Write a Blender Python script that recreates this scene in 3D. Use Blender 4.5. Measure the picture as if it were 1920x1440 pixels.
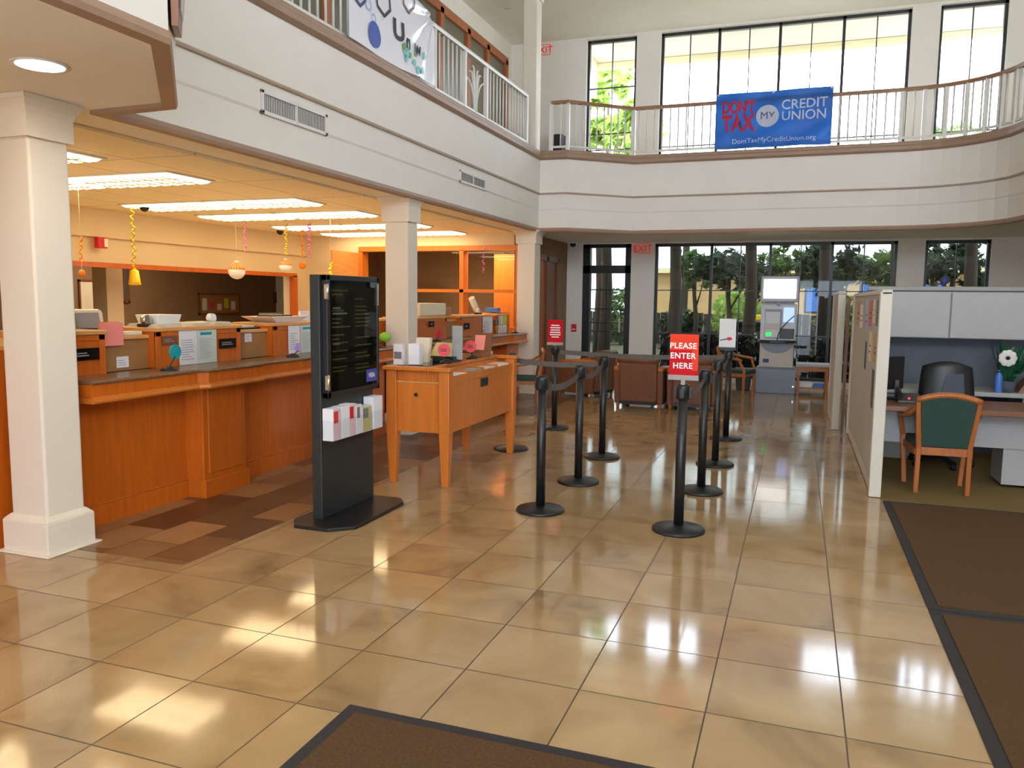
import bpy, math, random
from math import sin, cos, pi, radians, hypot, atan2
from mathutils import Vector, Matrix
for o in list(bpy.data.objects): bpy.data.objects.remove(o)
SC = bpy.context.scene; COL = SC.collection
random.seed(7)
# ------------------------------------------------------------------ camera, sky, sun, exposure
HCAM = 1.4386
YAW, PIT, ROL = 0.343267, 0.1066704, 0.0112387
cd = bpy.data.cameras.new('camera'); cam = bpy.data.objects.new('camera', cd); COL.objects.link(cam)
fw = Vector((-sin(YAW)*cos(PIT), cos(YAW)*cos(PIT), -sin(PIT)))
rt = Vector((cos(YAW), sin(YAW), 0)); up = rt.cross(fw)
rt2 = cos(ROL)*rt + sin(ROL)*up; up2 = -sin(ROL)*rt + cos(ROL)*up
mw = Matrix((rt2, up2, -fw)).transposed().to_4x4(); mw.translation = (0, 0, HCAM); cam.matrix_world = mw
cd.sensor_fit = 'HORIZONTAL'; cd.sensor_width = 36; cd.lens = 36*1492.75/1920; cd.clip_start = .05; cd.clip_end = 300
SC.camera = cam
W = bpy.data.worlds.new('sky'); SC.world = W; W.use_nodes = True
bg = W.node_tree.nodes['Background']; bg.inputs[0].default_value = (.74, .86, 1, 1); bg.inputs[1].default_value = 13.0
sl = bpy.data.lights.new('sun', 'SUN'); sl.energy = 6; sl.angle = .01; sl.color = (1, .93, .8)
so = bpy.data.objects.new('sun', sl); COL.objects.link(so)
so.rotation_euler = Vector((.45, .62, -1.05)).to_track_quat('-Z', 'Y').to_euler(); so.location = (0, 0, 30)
vs = SC.view_settings; vs.view_transform = 'Standard'; vs.look = 'None'; vs.gamma = 1; vs.use_curve_mapping = False
vs.exposure = -0.15
SC.cycles.max_bounces = 10; SC.cycles.diffuse_bounces = 5; SC.cycles.glossy_bounces = 4
SC.cycles.transparent_max_bounces = 24; SC.cycles.use_denoising = True; SC.cycles.sample_clamp_indirect = 6

def area(name, loc, size, power, color, rot=(0, 0, 0), parent=None, size_y=None, spread=None):
    l = bpy.data.lights.new(name, 'AREA'); l.energy = power; l.color = color; l.size = size
    if size_y: l.shape = 'RECTANGLE'; l.size_y = size_y
    if spread: l.spread = spread
    o = bpy.data.objects.new(name, l); COL.objects.link(o); o.location = loc; o.rotation_euler = rot
    if parent: o.parent = parent
    return o
# ------------------------------------------------------------------ materials
def lin(c):
    return tuple(((v/12.92) if v <= .04045 else ((v+.055)/1.055)**2.4) for v in [x/255 for x in c]) + (1,)
MATS = {}
def mat(name, c, rough=.6, metal=0, var=.08, scale=6, stretch=(1, 1, 1), spec=.5, trans=0, emit=0, ecol=None, bump=0, coat=0, translucent=0):
    """principled surface; c is sRGB 0-255; a noise varies the colour a little."""
    m = bpy.data.materials.new(name); m.use_nodes = True; MATS[name] = m
    nt = m.node_tree; N = nt.nodes; L = nt.links; b = N['Principled BSDF']
    col = lin(c)
    tc = N.new('ShaderNodeTexCoord'); mp = N.new('ShaderNodeMapping'); mp.inputs['Scale'].default_value = stretch
    nz = N.new('ShaderNodeTexNoise'); nz.inputs['Scale'].default_value = scale; nz.inputs['Detail'].default_value = 4
    L.new(tc.outputs['Object'], mp.inputs[0]); L.new(mp.outputs[0], nz.inputs['Vector'])
    cr = N.new('ShaderNodeValToRGB'); cr.color_ramp.elements[0].position = .3; cr.color_ramp.elements[1].position = .7
    cr.color_ramp.elements[0].color = tuple(v*(1-var) for v in col[:3])+(1,)
    cr.color_ramp.elements[1].color = tuple(min(1, v*(1+var)) for v in col[:3])+(1,)
    L.new(nz.outputs['Fac'], cr.inputs[0]); L.new(cr.outputs[0], b.inputs['Base Color'])
    b.inputs['Roughness'].default_value = rough; b.inputs['Metallic'].default_value = metal
    b.inputs['Specular IOR Level'].default_value = spec; b.inputs['Transmission Weight'].default_value = trans
    if coat: b.inputs['Coat Weight'].default_value = coat; b.inputs['Coat Roughness'].default_value = .1
    if emit:
        b.inputs['Emission Color'].default_value = lin(ecol or c); b.inputs['Emission Strength'].default_value = emit
    if bump:
        bp = N.new('ShaderNodeBump'); bp.inputs['Strength'].default_value = bump; bp.inputs['Distance'].default_value = .01
        L.new(nz.outputs['Fac'], bp.inputs['Height']); L.new(bp.outputs[0], b.inputs['Normal'])
    if translucent:
        out = N['Material Output']; t = N.new('ShaderNodeBsdfTranslucent'); mx = N.new('ShaderNodeMixShader')
        mx.inputs[0].default_value = translucent
        L.new(cr.outputs[0], t.inputs[0]); L.new(b.outputs[0], mx.inputs[1]); L.new(t.outputs[0], mx.inputs[2]); L.new(mx.outputs[0], out.inputs[0])
    return m
def glass(name, tint=(255, 255, 255), refl=.7, fac=.02):
    m = bpy.data.materials.new(name); m.use_nodes = True; MATS[name] = m; nt = m.node_tree; N = nt.nodes; L = nt.links
    N.remove(N['Principled BSDF']); t = N.new('ShaderNodeBsdfTransparent'); g = N.new('ShaderNodeBsdfGlossy'); mx = N.new('ShaderNodeMixShader')
    nz = N.new('ShaderNodeTexNoise'); nz.inputs['Scale'].default_value = .8
    cr = N.new('ShaderNodeValToRGB'); c = lin(tint)
    cr.color_ramp.elements[0].color = tuple(v*.98 for v in c[:3])+(1,); cr.color_ramp.elements[1].color = c
    L.new(nz.outputs['Fac'], cr.inputs[0]); L.new(cr.outputs[0], t.inputs[0])
    g.inputs['Roughness'].default_value = .02
    lw = N.new('ShaderNodeLayerWeight'); lw.inputs[0].default_value = .5
    pw = N.new('ShaderNodeMath'); pw.operation = 'POWER'; L.new(lw.outputs['Facing'], pw.inputs[0]); pw.inputs[1].default_value = 5
    ma = N.new('ShaderNodeMath'); ma.operation = 'MULTIPLY_ADD'; L.new(pw.outputs[0], ma.inputs[0]); ma.inputs[1].default_value = refl; ma.inputs[2].default_value = fac
    L.new(ma.outputs[0], mx.inputs[0]); L.new(t.outputs[0], mx.inputs[1]); L.new(g.outputs[0], mx.inputs[2]); L.new(mx.outputs[0], N['Material Output'].inputs[0])
    return m
M = MATS
mat('wall_white', (233, 226, 216), .75, var=.02, scale=2)
mat('wall_warm', (226, 208, 176), .75, var=.02, scale=2)
mat('ceiling_white', (238, 232, 218), .85, var=.02, scale=2)
mat('trim_tan', (158, 128, 106), .55, var=.05, scale=5)
mat('trim_pale', (176, 158, 138), .6, var=.04, scale=5)
mat('column_white', (228, 216, 198), .7, var=.02, scale=2)
mat('wood_orange', (196, 96, 18), .38, var=.12, scale=5, stretch=(6, 6, .6), coat=.25)
mat('wood_desk', (206, 116, 38), .38, var=.1, scale=5, stretch=(6, 6, .6), coat=.25)
mat('wood_pale_lit', (212, 150, 84), .4, var=.1, scale=5, stretch=(6, .6, 6), coat=.25)  # paler wood; the light falling on the counter caps is put into it
mat('wood_brown', (122, 74, 44), .45, var=.15, scale=5, stretch=(6, 6, .6))
mat('wood_chair', (170, 98, 44), .4, var=.12, scale=6, stretch=(5, 5, .6))
mat('wood_frame', (170, 96, 46), .45, var=.1, scale=5, stretch=(5, 5, .5))
mat('counter_stone', (124, 94, 66), .25, var=.15, scale=30)
mat('tan_panel', (158, 112, 66), .45, var=.08, scale=8)
mat('black', (30, 30, 32), .4, var=.1)
mat('black_metal', (26, 27, 30), .38, var=.1, spec=.5)
mat('black_gloss', (14, 15, 16), .12, var=.1)
mat('kiosk_black', (38, 42, 44), .45, var=.08)
mat('dark_frame', (28, 27, 27), .4, var=.1)
mat('belt', (92, 86, 80), .7, var=.1, scale=30)
mat('chrome', (210, 208, 200), .2, metal=1, var=.03)
mat('white_paint', (232, 230, 226), .5, var=.02)
mat('rail_white', (222, 218, 208), .45, var=.02)
mat('rail_wood', (150, 110, 78), .45, var=.08, scale=6)
mat('white', (236, 234, 230), .5, var=.02)
mat('paper', (232, 230, 232), .8, var=.02)
mat('paper_green', (206, 214, 202), .8, var=.02)
mat('paper_cream', (226, 214, 190), .8, var=.04)
mat('ink', (70, 70, 78), .8)
mat('ink_pale', (176, 176, 184), .8)
mat('sheet_grey', (168, 166, 160), .7, var=.1, scale=14)
mat('ink_light', (140, 140, 146), .8)
mat('teal', (0, 150, 160), .6)
mat('purple', (190, 160, 220), .6)
mat('lime', (140, 200, 60), .5)
mat('lime_paper', (205, 220, 50), .7)
mat('fuchsia', (215, 20, 60), .5)
mat('pink', (238, 90, 100), .6)
mat('pink_paper', (240, 140, 130), .7)
mat('red', (208, 22, 32), .45, var=.05)
mat('sign_reflection', (226, 62, 32), .6, var=.05, spec=.2)
mat('red_sign', (196, 8, 22), .6, var=.05, spec=.2)
mat('exit_red', (215, 40, 30), .5, emit=.35, ecol=(230, 50, 40))
mat('exit_face', (232, 222, 205), .5, var=.02)
mat('yellow', (236, 196, 30), .3, var=.1)
mat('gold_foil', (235, 205, 60), .2, metal=.7, var=.1)
mat('pink_foil', (235, 130, 190), .2, metal=.6, var=.1)
mat('orange_foil', (240, 140, 40), .25, metal=.5, var=.1)
mat('orange', (232, 118, 12), .5, var=.1)
mat('blue', (30, 70, 160), .45)
mat('blue_dark', (40, 52, 110), .5)
mat('blue_light', (70, 120, 200), .5)
mat('navy_badge', (62, 76, 160), .4)
mat('brochure_pink', (226, 190, 196), .5)
mat('brochure_red', (205, 60, 55), .5)
mat('brochure_grey', (120, 118, 128), .5)
mat('brochure_tan', (196, 180, 120), .5)
mat('plastic_cream', (226, 218, 190), .5, var=.02)
mat('plastic_grey', (150, 148, 142), .5, var=.03)
mat('vent_white', (226, 224, 220), .5, var=.02)
mat('vent_grey', (88, 85, 82), .5)
mat('leather', (112, 70, 48), .42, var=.12, scale=9, bump=.1)
mat('green_fabric', (42, 66, 60), .85, var=.12, scale=60)
mat('grey_blue_fabric', (78, 86, 98), .85, var=.12, scale=60)
mat('partition_fabric', (188, 184, 178), .85, var=.05, scale=60)
mat('partition_blue', (100, 106, 116), .85, var=.06, scale=60)
mat('partition_frame', (206, 198, 184), .5, var=.02)
mat('cabinet_grey', (170, 167, 166), .5, var=.02)
mat('desk_laminate', (120, 74, 44), .35, var=.1, scale=6, stretch=(.6, 5, 5))
mat('carpet', (118, 96, 50), .95, var=.15, scale=80)
mat('mat_brown', (80, 54, 22), .95, var=.22, scale=90)
mat('mat_edge', (44, 40, 42), .8, var=.1)
mat('atm_grey', (130, 136, 150), .45, var=.03)
mat('atm_beige', (190, 180, 172), .45, var=.03)
mat('atm_light', (200, 200, 206), .4, var=.03)
mat('atm_topper', (170, 168, 176), .5, var=.03)
mat('lit_sign', (255, 255, 250), .5, emit=2.2, ecol=(255, 252, 248), var=.01)
mat('screen_blue', (150, 180, 255), .4, emit=1.1, ecol=(170, 195, 255), var=.02)
mat('led_green', (20, 220, 90), .4, emit=1.2, ecol=(20, 230, 90))
mat('led_red', (255, 40, 60), .4, emit=2, ecol=(255, 60, 80))
mat('troffer_lens', (255, 244, 225), .5, emit=10.5, ecol=(255, 230, 180), var=.01)
mat('can_lens', (255, 244, 225), .5, emit=9, ecol=(255, 240, 214), var=.01)
mat('louver', (235, 225, 215), .35, var=.02)
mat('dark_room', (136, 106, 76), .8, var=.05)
mat('glass_frosted', (112, 106, 88), .3, var=.04, scale=1.5)
mat('banner_white', (238, 236, 242), .22, var=.02, scale=3)
mat('banner_blue', (34, 86, 158), .5, var=.2, scale=2.2, translucent=.42)
mat('banner_red', (225, 50, 80), .6, translucent=.4)
mat('banner_print_white', (236, 232, 232), .6, translucent=.4)
mat('print_green', (90, 150, 60), .5); mat('print_magenta', (190, 40, 130), .5); mat('print_teal', (120, 200, 190), .5)
mat('print_lilac', (170, 180, 220), .5); mat('print_brown', (110, 70, 60), .5)
mat('leaf_light', (150, 176, 84), .6, var=.35, scale=2.5, translucent=.45)
mat('leaf_mid', (96, 120, 64), .6, var=.35, scale=2.5, translucent=.4)
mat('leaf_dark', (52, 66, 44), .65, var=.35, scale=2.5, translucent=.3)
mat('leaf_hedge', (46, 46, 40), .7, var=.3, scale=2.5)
mat('bark', (70, 58, 48), .9, var=.25, scale=8, stretch=(4, 4, .8))
mat('stucco_tan', (196, 160, 112), .85, var=.06, scale=3)
mat('stucco_cream', (236, 222, 180), .85, var=.03, scale=3)
mat('floor_beige', (214, 200, 172), .7, var=.04)
mat('work_top', (222, 212, 194), .5, var=.03)  # kept pale to bounce light onto the teller ceiling
mat('pale_paving', (196, 190, 178), .95, var=.1, scale=10)  # ground lightened to bounce light up onto the eave
mat('lawn', (84, 80, 56), .95, var=.3, scale=14)
mat('car_white', (225, 228, 232), .25, var=.02)
mat('petal', (226, 220, 216), .7)
mat('leaf_plant', (20, 84, 50), .5, var=.25)
mat('fence_wood', (52, 48, 42), .85, var=.2, scale=6, stretch=(4, 4, .5))
glass('glass_clear'); glass('glass_tint', (178, 180, 176)); glass('glass_acrylic', (252, 253, 254), .2, .01); glass('glass_case', (205, 210, 205))

def tile_floor_mat():
    m = bpy.data.materials.new('travertine'); m.use_nodes = True; MATS['travertine'] = m
    nt = m.node_tree; N = nt.nodes; L = nt.links; b = N['Principled BSDF']
    def math(op, a, v=None):
        n = N.new('ShaderNodeMath'); n.operation = op
        L.new(a, n.inputs[0]) if hasattr(a, 'links') else setattr(n.inputs[0], 'default_value', a)
        if v is not None:
            L.new(v, n.inputs[1]) if hasattr(v, 'links') else setattr(n.inputs[1], 'default_value', v)
        return n.outputs[0]
    g = N.new('ShaderNodeNewGeometry'); sp = N.new('ShaderNodeSeparateXYZ'); L.new(g.outputs['Position'], sp.inputs[0])
    T = .457; fx = math('DIVIDE', math('ADD', sp.outputs[0], 2.0719+T*40), T); fy = math('DIVIDE', math('ADD', sp.outputs[1], -1.3681+T*40), T)
    ex = math('MULTIPLY', math('PINGPONG', fx, .5), T); ey = math('MULTIPLY', math('PINGPONG', fy, .5), T)
    edge = math('MINIMUM', ex, ey); gm = math('LESS_THAN', edge, .0028)
    cb = N.new('ShaderNodeCombineXYZ'); L.new(math('FLOOR', fx), cb.inputs[0]); L.new(math('FLOOR', fy), cb.inputs[1])
    wn = N.new('ShaderNodeTexWhiteNoise'); wn.noise_dimensions = '3D'; L.new(cb.outputs[0], wn.inputs['Vector'])
    ad = N.new('ShaderNodeVectorMath'); ad.operation = 'MULTIPLY_ADD'; L.new(wn.outputs['Color'], ad.inputs[0]); ad.inputs[1].default_value = (9, 9, 9); L.new(g.outputs['Position'], ad.inputs[2])
    n1 = N.new('ShaderNodeTexNoise'); n1.inputs['Scale'].default_value = 2.2; n1.inputs['Detail'].default_value = 5; n1.inputs['Distortion'].default_value = .8; L.new(ad.outputs[0], n1.inputs['Vector'])
    cr = N.new('ShaderNodeValToRGB'); E = cr.color_ramp.elements
    E[0].position = .26; E[0].color = lin((140, 111, 76)); E[1].position = .74; E[1].color = lin((186, 157, 116))
    e = E.new(.44); e.color = lin((168, 137, 96)); e = E.new(.6); e.color = lin((178, 147, 106)); L.new(n1.outputs['Fac'], cr.inputs[0])
    hv = N.new('ShaderNodeHueSaturation'); L.new(cr.outputs[0], hv.inputs['Color'])
    L.new(math('ADD', math('MULTIPLY', wn.outputs['Value'], .16), .92), hv.inputs['Value'])
    mx = N.new('ShaderNodeMixRGB'); L.new(gm, mx.inputs[0]); L.new(hv.outputs[0], mx.inputs[1]); mx.inputs[2].default_value = lin((78, 58, 38)); L.new(mx.outputs[0], b.inputs['Base Color'])
    rr = math('ADD', math('MULTIPLY', n1.outputs['Fac'], .08), .05); r2 = math('ADD', rr, math('MULTIPLY', gm, .4)); L.new(r2, b.inputs['Roughness'])
    n2 = N.new('ShaderNodeTexNoise'); n2.inputs['Scale'].default_value = 2.2; n2.inputs['Detail'].default_value = 2
    bp = N.new('ShaderNodeBump'); bp.inputs['Strength'].default_value = .018; bp.inputs['Distance'].default_value = .02
    L.new(n2.outputs['Fac'], bp.inputs['Height']); L.new(bp.outputs[0], b.inputs['Normal'])
    b.inputs['Specular IOR Level'].default_value = .75
tile_floor_mat()
def brick_mat(name, c1, c2, mortar, bw, rh, rough, msize=.004, off=.5, bias=0, mul=.5):
    m = bpy.data.materials.new(name); m.use_nodes = True; MATS[name] = m; nt = m.node_tree; N = nt.nodes; L = nt.links; b = N['Principled BSDF']
    g = N.new('ShaderNodeNewGeometry'); mp = N.new('ShaderNodeMapping'); mp.inputs['Rotation'].default_value = (0, 0, pi/2); L.new(g.outputs['Position'], mp.inputs[0])
    br = N.new('ShaderNodeTexBrick'); L.new(mp.outputs[0], br.inputs['Vector']); br.inputs['Color1'].default_value = lin(c1); br.inputs['Color2'].default_value = lin(c2); br.inputs['Mortar'].default_value = lin(mortar)
    br.inputs['Scale'].default_value = 1; br.inputs['Brick Width'].default_value = bw; br.inputs['Row Height'].default_value = rh; br.inputs['Mortar Size'].default_value = msize; br.offset = off; br.inputs['Bias'].default_value = bias
    nz = N.new('ShaderNodeTexNoise'); nz.inputs['Scale'].default_value = 4; nz.inputs['Detail'].default_value = 5
    L.new(g.outputs['Position'], nz.inputs['Vector'])
    mx = N.new('ShaderNodeMixRGB'); mx.blend_type = 'MULTIPLY'; mx.inputs[0].default_value = mul; L.new(br.outputs['Color'], mx.inputs[1])
    cr = N.new('ShaderNodeValToRGB'); cr.color_ramp.elements[0].position = .3; cr.color_ramp.elements[0].color = (.6, .6, .6, 1); cr.color_ramp.elements[1].position = .7
    L.new(nz.outputs['Fac'], cr.inputs[0]); L.new(cr.outputs[0], mx.inputs[2]); L.new(mx.outputs[0], b.inputs['Base Color']); b.inputs['Roughness'].default_value = rough
brick_mat('slate', (172, 128, 84), (80, 54, 38), (60, 46, 32), .42, .30, .3)
brick_mat('acoustic_tile', (246, 232, 204), (242, 228, 198), (170, 150, 118), 1.2, .6, .9, msize=.006, off=0, mul=.08)
# ------------------------------------------------------------------ mesh building
class MB:
    def __init__(s): s.v = []; s.f = []; s.sm = []
    def add(s, vs, fs, smooth=False):
        n = len(s.v); s.v += [tuple(p) for p in vs]; s.f += [tuple(i+n for i in f) for f in fs]; s.sm += [smooth]*len(fs); return s
    def box(s, x0, x1, y0, y1, z0, z1):
        return s.add([(x0, y0, z0), (x1, y0, z0), (x1, y1, z0), (x0, y1, z0), (x0, y0, z1), (x1, y0, z1), (x1, y1, z1), (x0, y1, z1)],
                     [(0, 3, 2, 1), (4, 5, 6, 7), (0, 1, 5, 4), (1, 2, 6, 5), (2, 3, 7, 6), (3, 0, 4, 7)])
    def hexa(s, a, b):      # a, b: lower and upper quads (ccw)
        return s.add(list(a)+list(b), [(0, 3, 2, 1), (4, 5, 6, 7), (0, 1, 5, 4), (1, 2, 6, 5), (2, 3, 7, 6), (3, 0, 4, 7)])
    def prism(s, poly, z0, z1):
        n = len(poly); return s.add([(x, y, z0) for x, y in poly]+[(x, y, z1) for x, y in poly],
            [tuple(range(n-1, -1, -1)), tuple(range(n, 2*n))]+[(i, (i+1) % n, n+(i+1) % n, n+i) for i in range(n)])
    def cyl(s, p0, p1, r0, r1=None, n=14, smooth=True):
        r1 = r0 if r1 is None else r1; p0 = Vector(p0); p1 = Vector(p1); d = (p1-p0).normalized()
        a = d.orthogonal().normalized(); b = d.cross(a)
        vs = [p0+r0*(cos(2*pi*i/n)*a+sin(2*pi*i/n)*b) for i in range(n)]+[p1+r1*(cos(2*pi*i/n)*a+sin(2*pi*i/n)*b) for i in range(n)]
        s.add(vs, [(i, (i+1) % n, n+(i+1) % n, n+i) for i in range(n)], smooth)
        k = len(s.v)-2*n; s.f += [tuple(k+i for i in range(n-1, -1, -1)), tuple(k+n+i for i in range(n))]; s.sm += [False]*2; return s
    def lathe(s, prof, c=(0, 0), n=20, smooth=True):
        vs = [(c[0]+r*cos(2*pi*i/n), c[1]+r*sin(2*pi*i/n), z) for r, z in prof for i in range(n)]; m = len(prof)
        fs = [(j*n+i, j*n+(i+1) % n, (j+1)*n+(i+1) % n, (j+1)*n+i) for j in range(m-1) for i in range(n)]
        s.add(vs, fs, smooth); k = len(s.v)-m*n; s.f += [tuple(k+i for i in range(n-1, -1, -1)), tuple(k+(m-1)*n+i for i in range(n))]; s.sm += [False]*2; return s
    def sphere(s, c, r, n=14, m=9):
        r = (r, r, r) if not hasattr(r, '__len__') else r
        vs = [(c[0]+r[0]*sin(pi*j/m)*cos(2*pi*i/n), c[1]+r[1]*sin(pi*j/m)*sin(2*pi*i/n), c[2]-r[2]*cos(pi*j/m)) for j in range(m+1) for i in range(n)]
        return s.add(vs, [(j*n+i, j*n+(i+1) % n, (j+1)*n+(i+1) % n, (j+1)*n+i) for j in range(m) for i in range(n)], True)
    def tube(s, path, r, n=8, smooth=True):
        P = [Vector(p) for p in path]; R = r if hasattr(r, '__len__') else [r]*len(P); k = len(s.v); vs = []; a = None
        for i, p in enumerate(P):
            d = (P[min(i+1, len(P)-1)]-P[max(i-1, 0)]).normalized()
            a = (d.orthogonal() if a is None else a-d*a.dot(d)).normalized(); b = d.cross(a)
            vs += [p+R[i]*(cos(2*pi*j/n)*a+sin(2*pi*j/n)*b) for j in range(n)]
        s.add(vs, [(i*n+j, i*n+(j+1) % n, (i+1)*n+(j+1) % n, (i+1)*n+j) for i in range(len(P)-1) for j in range(n)], smooth)
        s.f += [tuple(k+j for j in range(n-1, -1, -1)), tuple(k+(len(P)-1)*n+j for j in range(n))]; s.sm += [False]*2; return s
    def bar(s, p0, p1, w, h, upv=(0, 0, 1), w1=None, h1=None):
        p0 = Vector(p0); p1 = Vector(p1); d = (p1-p0).normalized(); u = Vector(upv); sd = d.cross(u).normalized(); u = sd.cross(d).normalized()
        w1 = w1 or w; h1 = h1 or h
        q = lambda p, w, h: [p-sd*w/2-u*h/2, p+sd*w/2-u*h/2, p+sd*w/2+u*h/2, p-sd*w/2+u*h/2]
        return s.add(q(p0, w, h)+q(p1, w1, h1), [(0, 1, 2, 3), (7, 6, 5, 4), (0, 4, 5, 1), (1, 5, 6, 2), (2, 6, 7, 3), (3, 7, 4, 0)])
    def sweep(s, path, prof, closed_prof=True):
        """sweep profile [(outward, z)] along a plan polyline; outward = right-hand side."""
        n = len(path); m = len(prof); vs = []
        for i, p in enumerate(path):
            p = Vector(p); ns = []
            if i > 0: d = (p-Vector(path[i-1])).normalized(); ns.append(Vector((d.y, -d.x)))
            if i < n-1: d = (Vector(path[i+1])-p).normalized(); ns.append(Vector((d.y, -d.x)))
            nn = sum(ns, Vector((0, 0)))/len(ns); nn = nn/nn.length_squared if nn.length_squared > .2 else nn
            vs += [(p.x+nn.x*o, p.y+nn.y*o, z) for o, z in prof]
        fs = [(i*m+j, (i+1)*m+j, (i+1)*m+(j+1) % m, i*m+(j+1) % m) for i in range(n-1) for j in range(m if closed_prof else m-1)]
        s.add(vs, fs)
        if closed_prof: k = len(s.v)-len(vs); s.f += [tuple(k+j for j in range(m)), tuple(k+(n-1)*m+j for j in range(m-1, -1, -1))]; s.sm += [False]*2
        return s
    def grid(s, fn, nu, nv, smooth=True):
        return s.add([fn(i/nu, j/nv) for j in range(nv+1) for i in range(nu+1)], [(j*(nu+1)+i, j*(nu+1)+i+1, (j+1)*(nu+1)+i+1, (j+1)*(nu+1)+i) for j in range(nv) for i in range(nu)], smooth)
    def xf(s, fn): s.v = [tuple(fn(*p)) for p in s.v]; return s
    def join(s, o): return s.add(o.v, o.f) if not o.f else (s.v.extend(o.v), s.f.extend([tuple(i+len(s.v)-len(o.v) for i in f) for f in o.f]), s.sm.extend(o.sm), s)[-1]
ORG = {}
def obj(name, mb, m, parent=None, label=None, cat=None, group=None, kind=None, bevel=0, solid=0):
    org = ORG.get(parent.name, Vector((0, 0, 0))) if parent else None
    if org is None:
        xs, ys, zs = zip(*mb.v); org = Vector(((min(xs)+max(xs))/2, (min(ys)+max(ys))/2, min(zs)))
    me = bpy.data.meshes.new(name); me.from_pydata([(x-org[0], y-org[1], z-org[2]) for x, y, z in mb.v], [], mb.f)
    me.polygons.foreach_set('use_smooth', mb.sm); me.update()
    if m: me.materials.append(M[m])
    o = bpy.data.objects.new(name, me); COL.objects.link(o); ORG[o.name] = org
    if parent: o.parent = parent
    else: o.location = org
    if bevel:
        b = o.modifiers.new('bevel', 'BEVEL'); b.width = bevel; b.segments = 2; b.limit_method = 'ANGLE'; b.angle_limit = radians(50)
    if solid: b = o.modifiers.new('solid', 'SOLIDIFY'); b.thickness = solid; b.offset = 0
    return props(o, label, cat, group, kind)
def props(o, label=None, cat=None, group=None, kind=None):
    for k, v in (('label', label), ('category', cat), ('group', group), ('kind', kind)):
        if v: o[k] = v
    return o
def thing(name, label, cat, loc=(0, 0, 0), group=None, local=False, kind=None):
    o = bpy.data.objects.new(name, None); COL.objects.link(o); o.location = loc; o.empty_display_size = .1
    ORG[o.name] = Vector((0, 0, 0)) if local else Vector(loc)
    return props(o, label, cat, group, kind)
def dup(root, loc, rz=0, label=None, group=None):
    def cp(o, par):
        c = o.copy(); COL.objects.link(c)
        if par: c.parent = par
        for ch in o.children: cp(ch, c)
        return c
    r = cp(root, None); r.location = loc; r.rotation_euler = (0, 0, rz)
    if label: r['label'] = label
    if group: r['group'] = group
    return r
def text_mb(body, height, extrude=.001, align='CENTER', spacing=1.0, bold=0):
    c = bpy.data.curves.new('t', 'FONT'); c.body = body; c.size = 1; c.align_x = align; c.extrude = 0; c.space_character = spacing; c.resolution_u = 3; c.offset = bold
    o = bpy.data.objects.new('t', c); COL.objects.link(o); dg = bpy.context.evaluated_depsgraph_get(); dg.update()
    me = bpy.data.meshes.new_from_object(o.evaluated_get(dg)); mb = MB()
    mb.add([(v.co.x*height/.69, v.co.y*height/.69, 0) for v in me.vertices], [tuple(p.vertices) for p in me.polygons])
    bpy.data.objects.remove(o); bpy.data.curves.remove(c); bpy.data.meshes.remove(me); return mb
def on_x(mb, x, y, z, sy=1, sx=1):    # flat drawing -> plane facing +X (drawing x runs along +Y)
    return mb.xf(lambda a, b, c: (x+c, y+a*sx, z+b*sy))
def on_y(mb, x, y, z, sx=1):          # flat drawing -> plane facing -Y
    return mb.xf(lambda a, b, c: (x+a*sx, y-c, z+b))
def bars_text(w, h, rows, rnd, fill=.9, lh=.45, left=True):
    """illegible printed lines as thin bars on a flat drawing (origin at centre)."""
    mb = MB(); st = h/rows
    for i in range(rows):
        y = h/2-st*(i+.5); l = w*rnd.uniform(.55, fill); x0 = -w/2 if left else -l/2
        mb.add([(x0, y-st*lh/2, 0), (x0+l, y-st*lh/2, 0), (x0+l, y+st*lh/2, 0), (x0, y+st*lh/2, 0)], [(0, 1, 2, 3)])
    return mb
def disc2(r, n=24, ry=None, cx=0, cy=0):
    return MB().add([(cx+r*cos(2*pi*i/n), cy+(ry or r)*sin(2*pi*i/n), 0) for i in range(n)], [tuple(range(n))])
def ring2(pts, w):
    """outline of closed polygon as a flat band of width w."""
    n = len(pts); cx = sum(p[0] for p in pts)/n; cy = sum(p[1] for p in pts)/n; mb = MB()
    inn = [(cx+(x-cx)*(1-w), cy+(y-cy)*(1-w)) for x, y in pts]
    return mb.add([(x, y, 0) for x, y in pts]+[(x, y, 0) for x, y in inn], [(i, (i+1) % n, n+(i+1) % n, n+i) for i in range(n)])
S = 'structure'
# ------------------------------------------------------------------ floor, walls, ceilings
obj('floor', MB().box(-12, 8, -6, 14.3, -.12, 0), 'travertine', kind=S)
obj('slate_floor', MB().box(-4.6, -3.04, 3.30, 11.6, -.01, .003), 'slate', kind=S)
obj('teller_floor', MB().box(-8.0, -4.6, 2.0, 11.8, -.01, .004), 'floor_beige', kind=S)  # unseen pale floor added to bounce light onto the teller ceiling
obj('carpet_floor', MB().box(.63, 7, 6.30, 11.2, -.01, .004), 'carpet', kind=S)
FW = 14.3
DX = (-3.765, -2.87); W4 = (-2.45, 1.46); W5 = (1.857, 2.78)
w = MB()
for a, b in ((-12, DX[0]), (DX[1], W4[0]), (W4[1], W5[0]), (W5[1], 8)): w.box(a, b, FW, FW+.25, -.1, 6.25)
for a, b in (DX, W4, W5): w.box(a, b, FW, FW+.25, 2.44, 3.55); w.box(a, b, FW, FW+.25, 6.03, 6.25)
for a, b in (W4, W5): w.box(a, b, FW, FW+.25, -.1, .10)
obj('wall_far', w, 'wall_white', kind=S)
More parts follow.
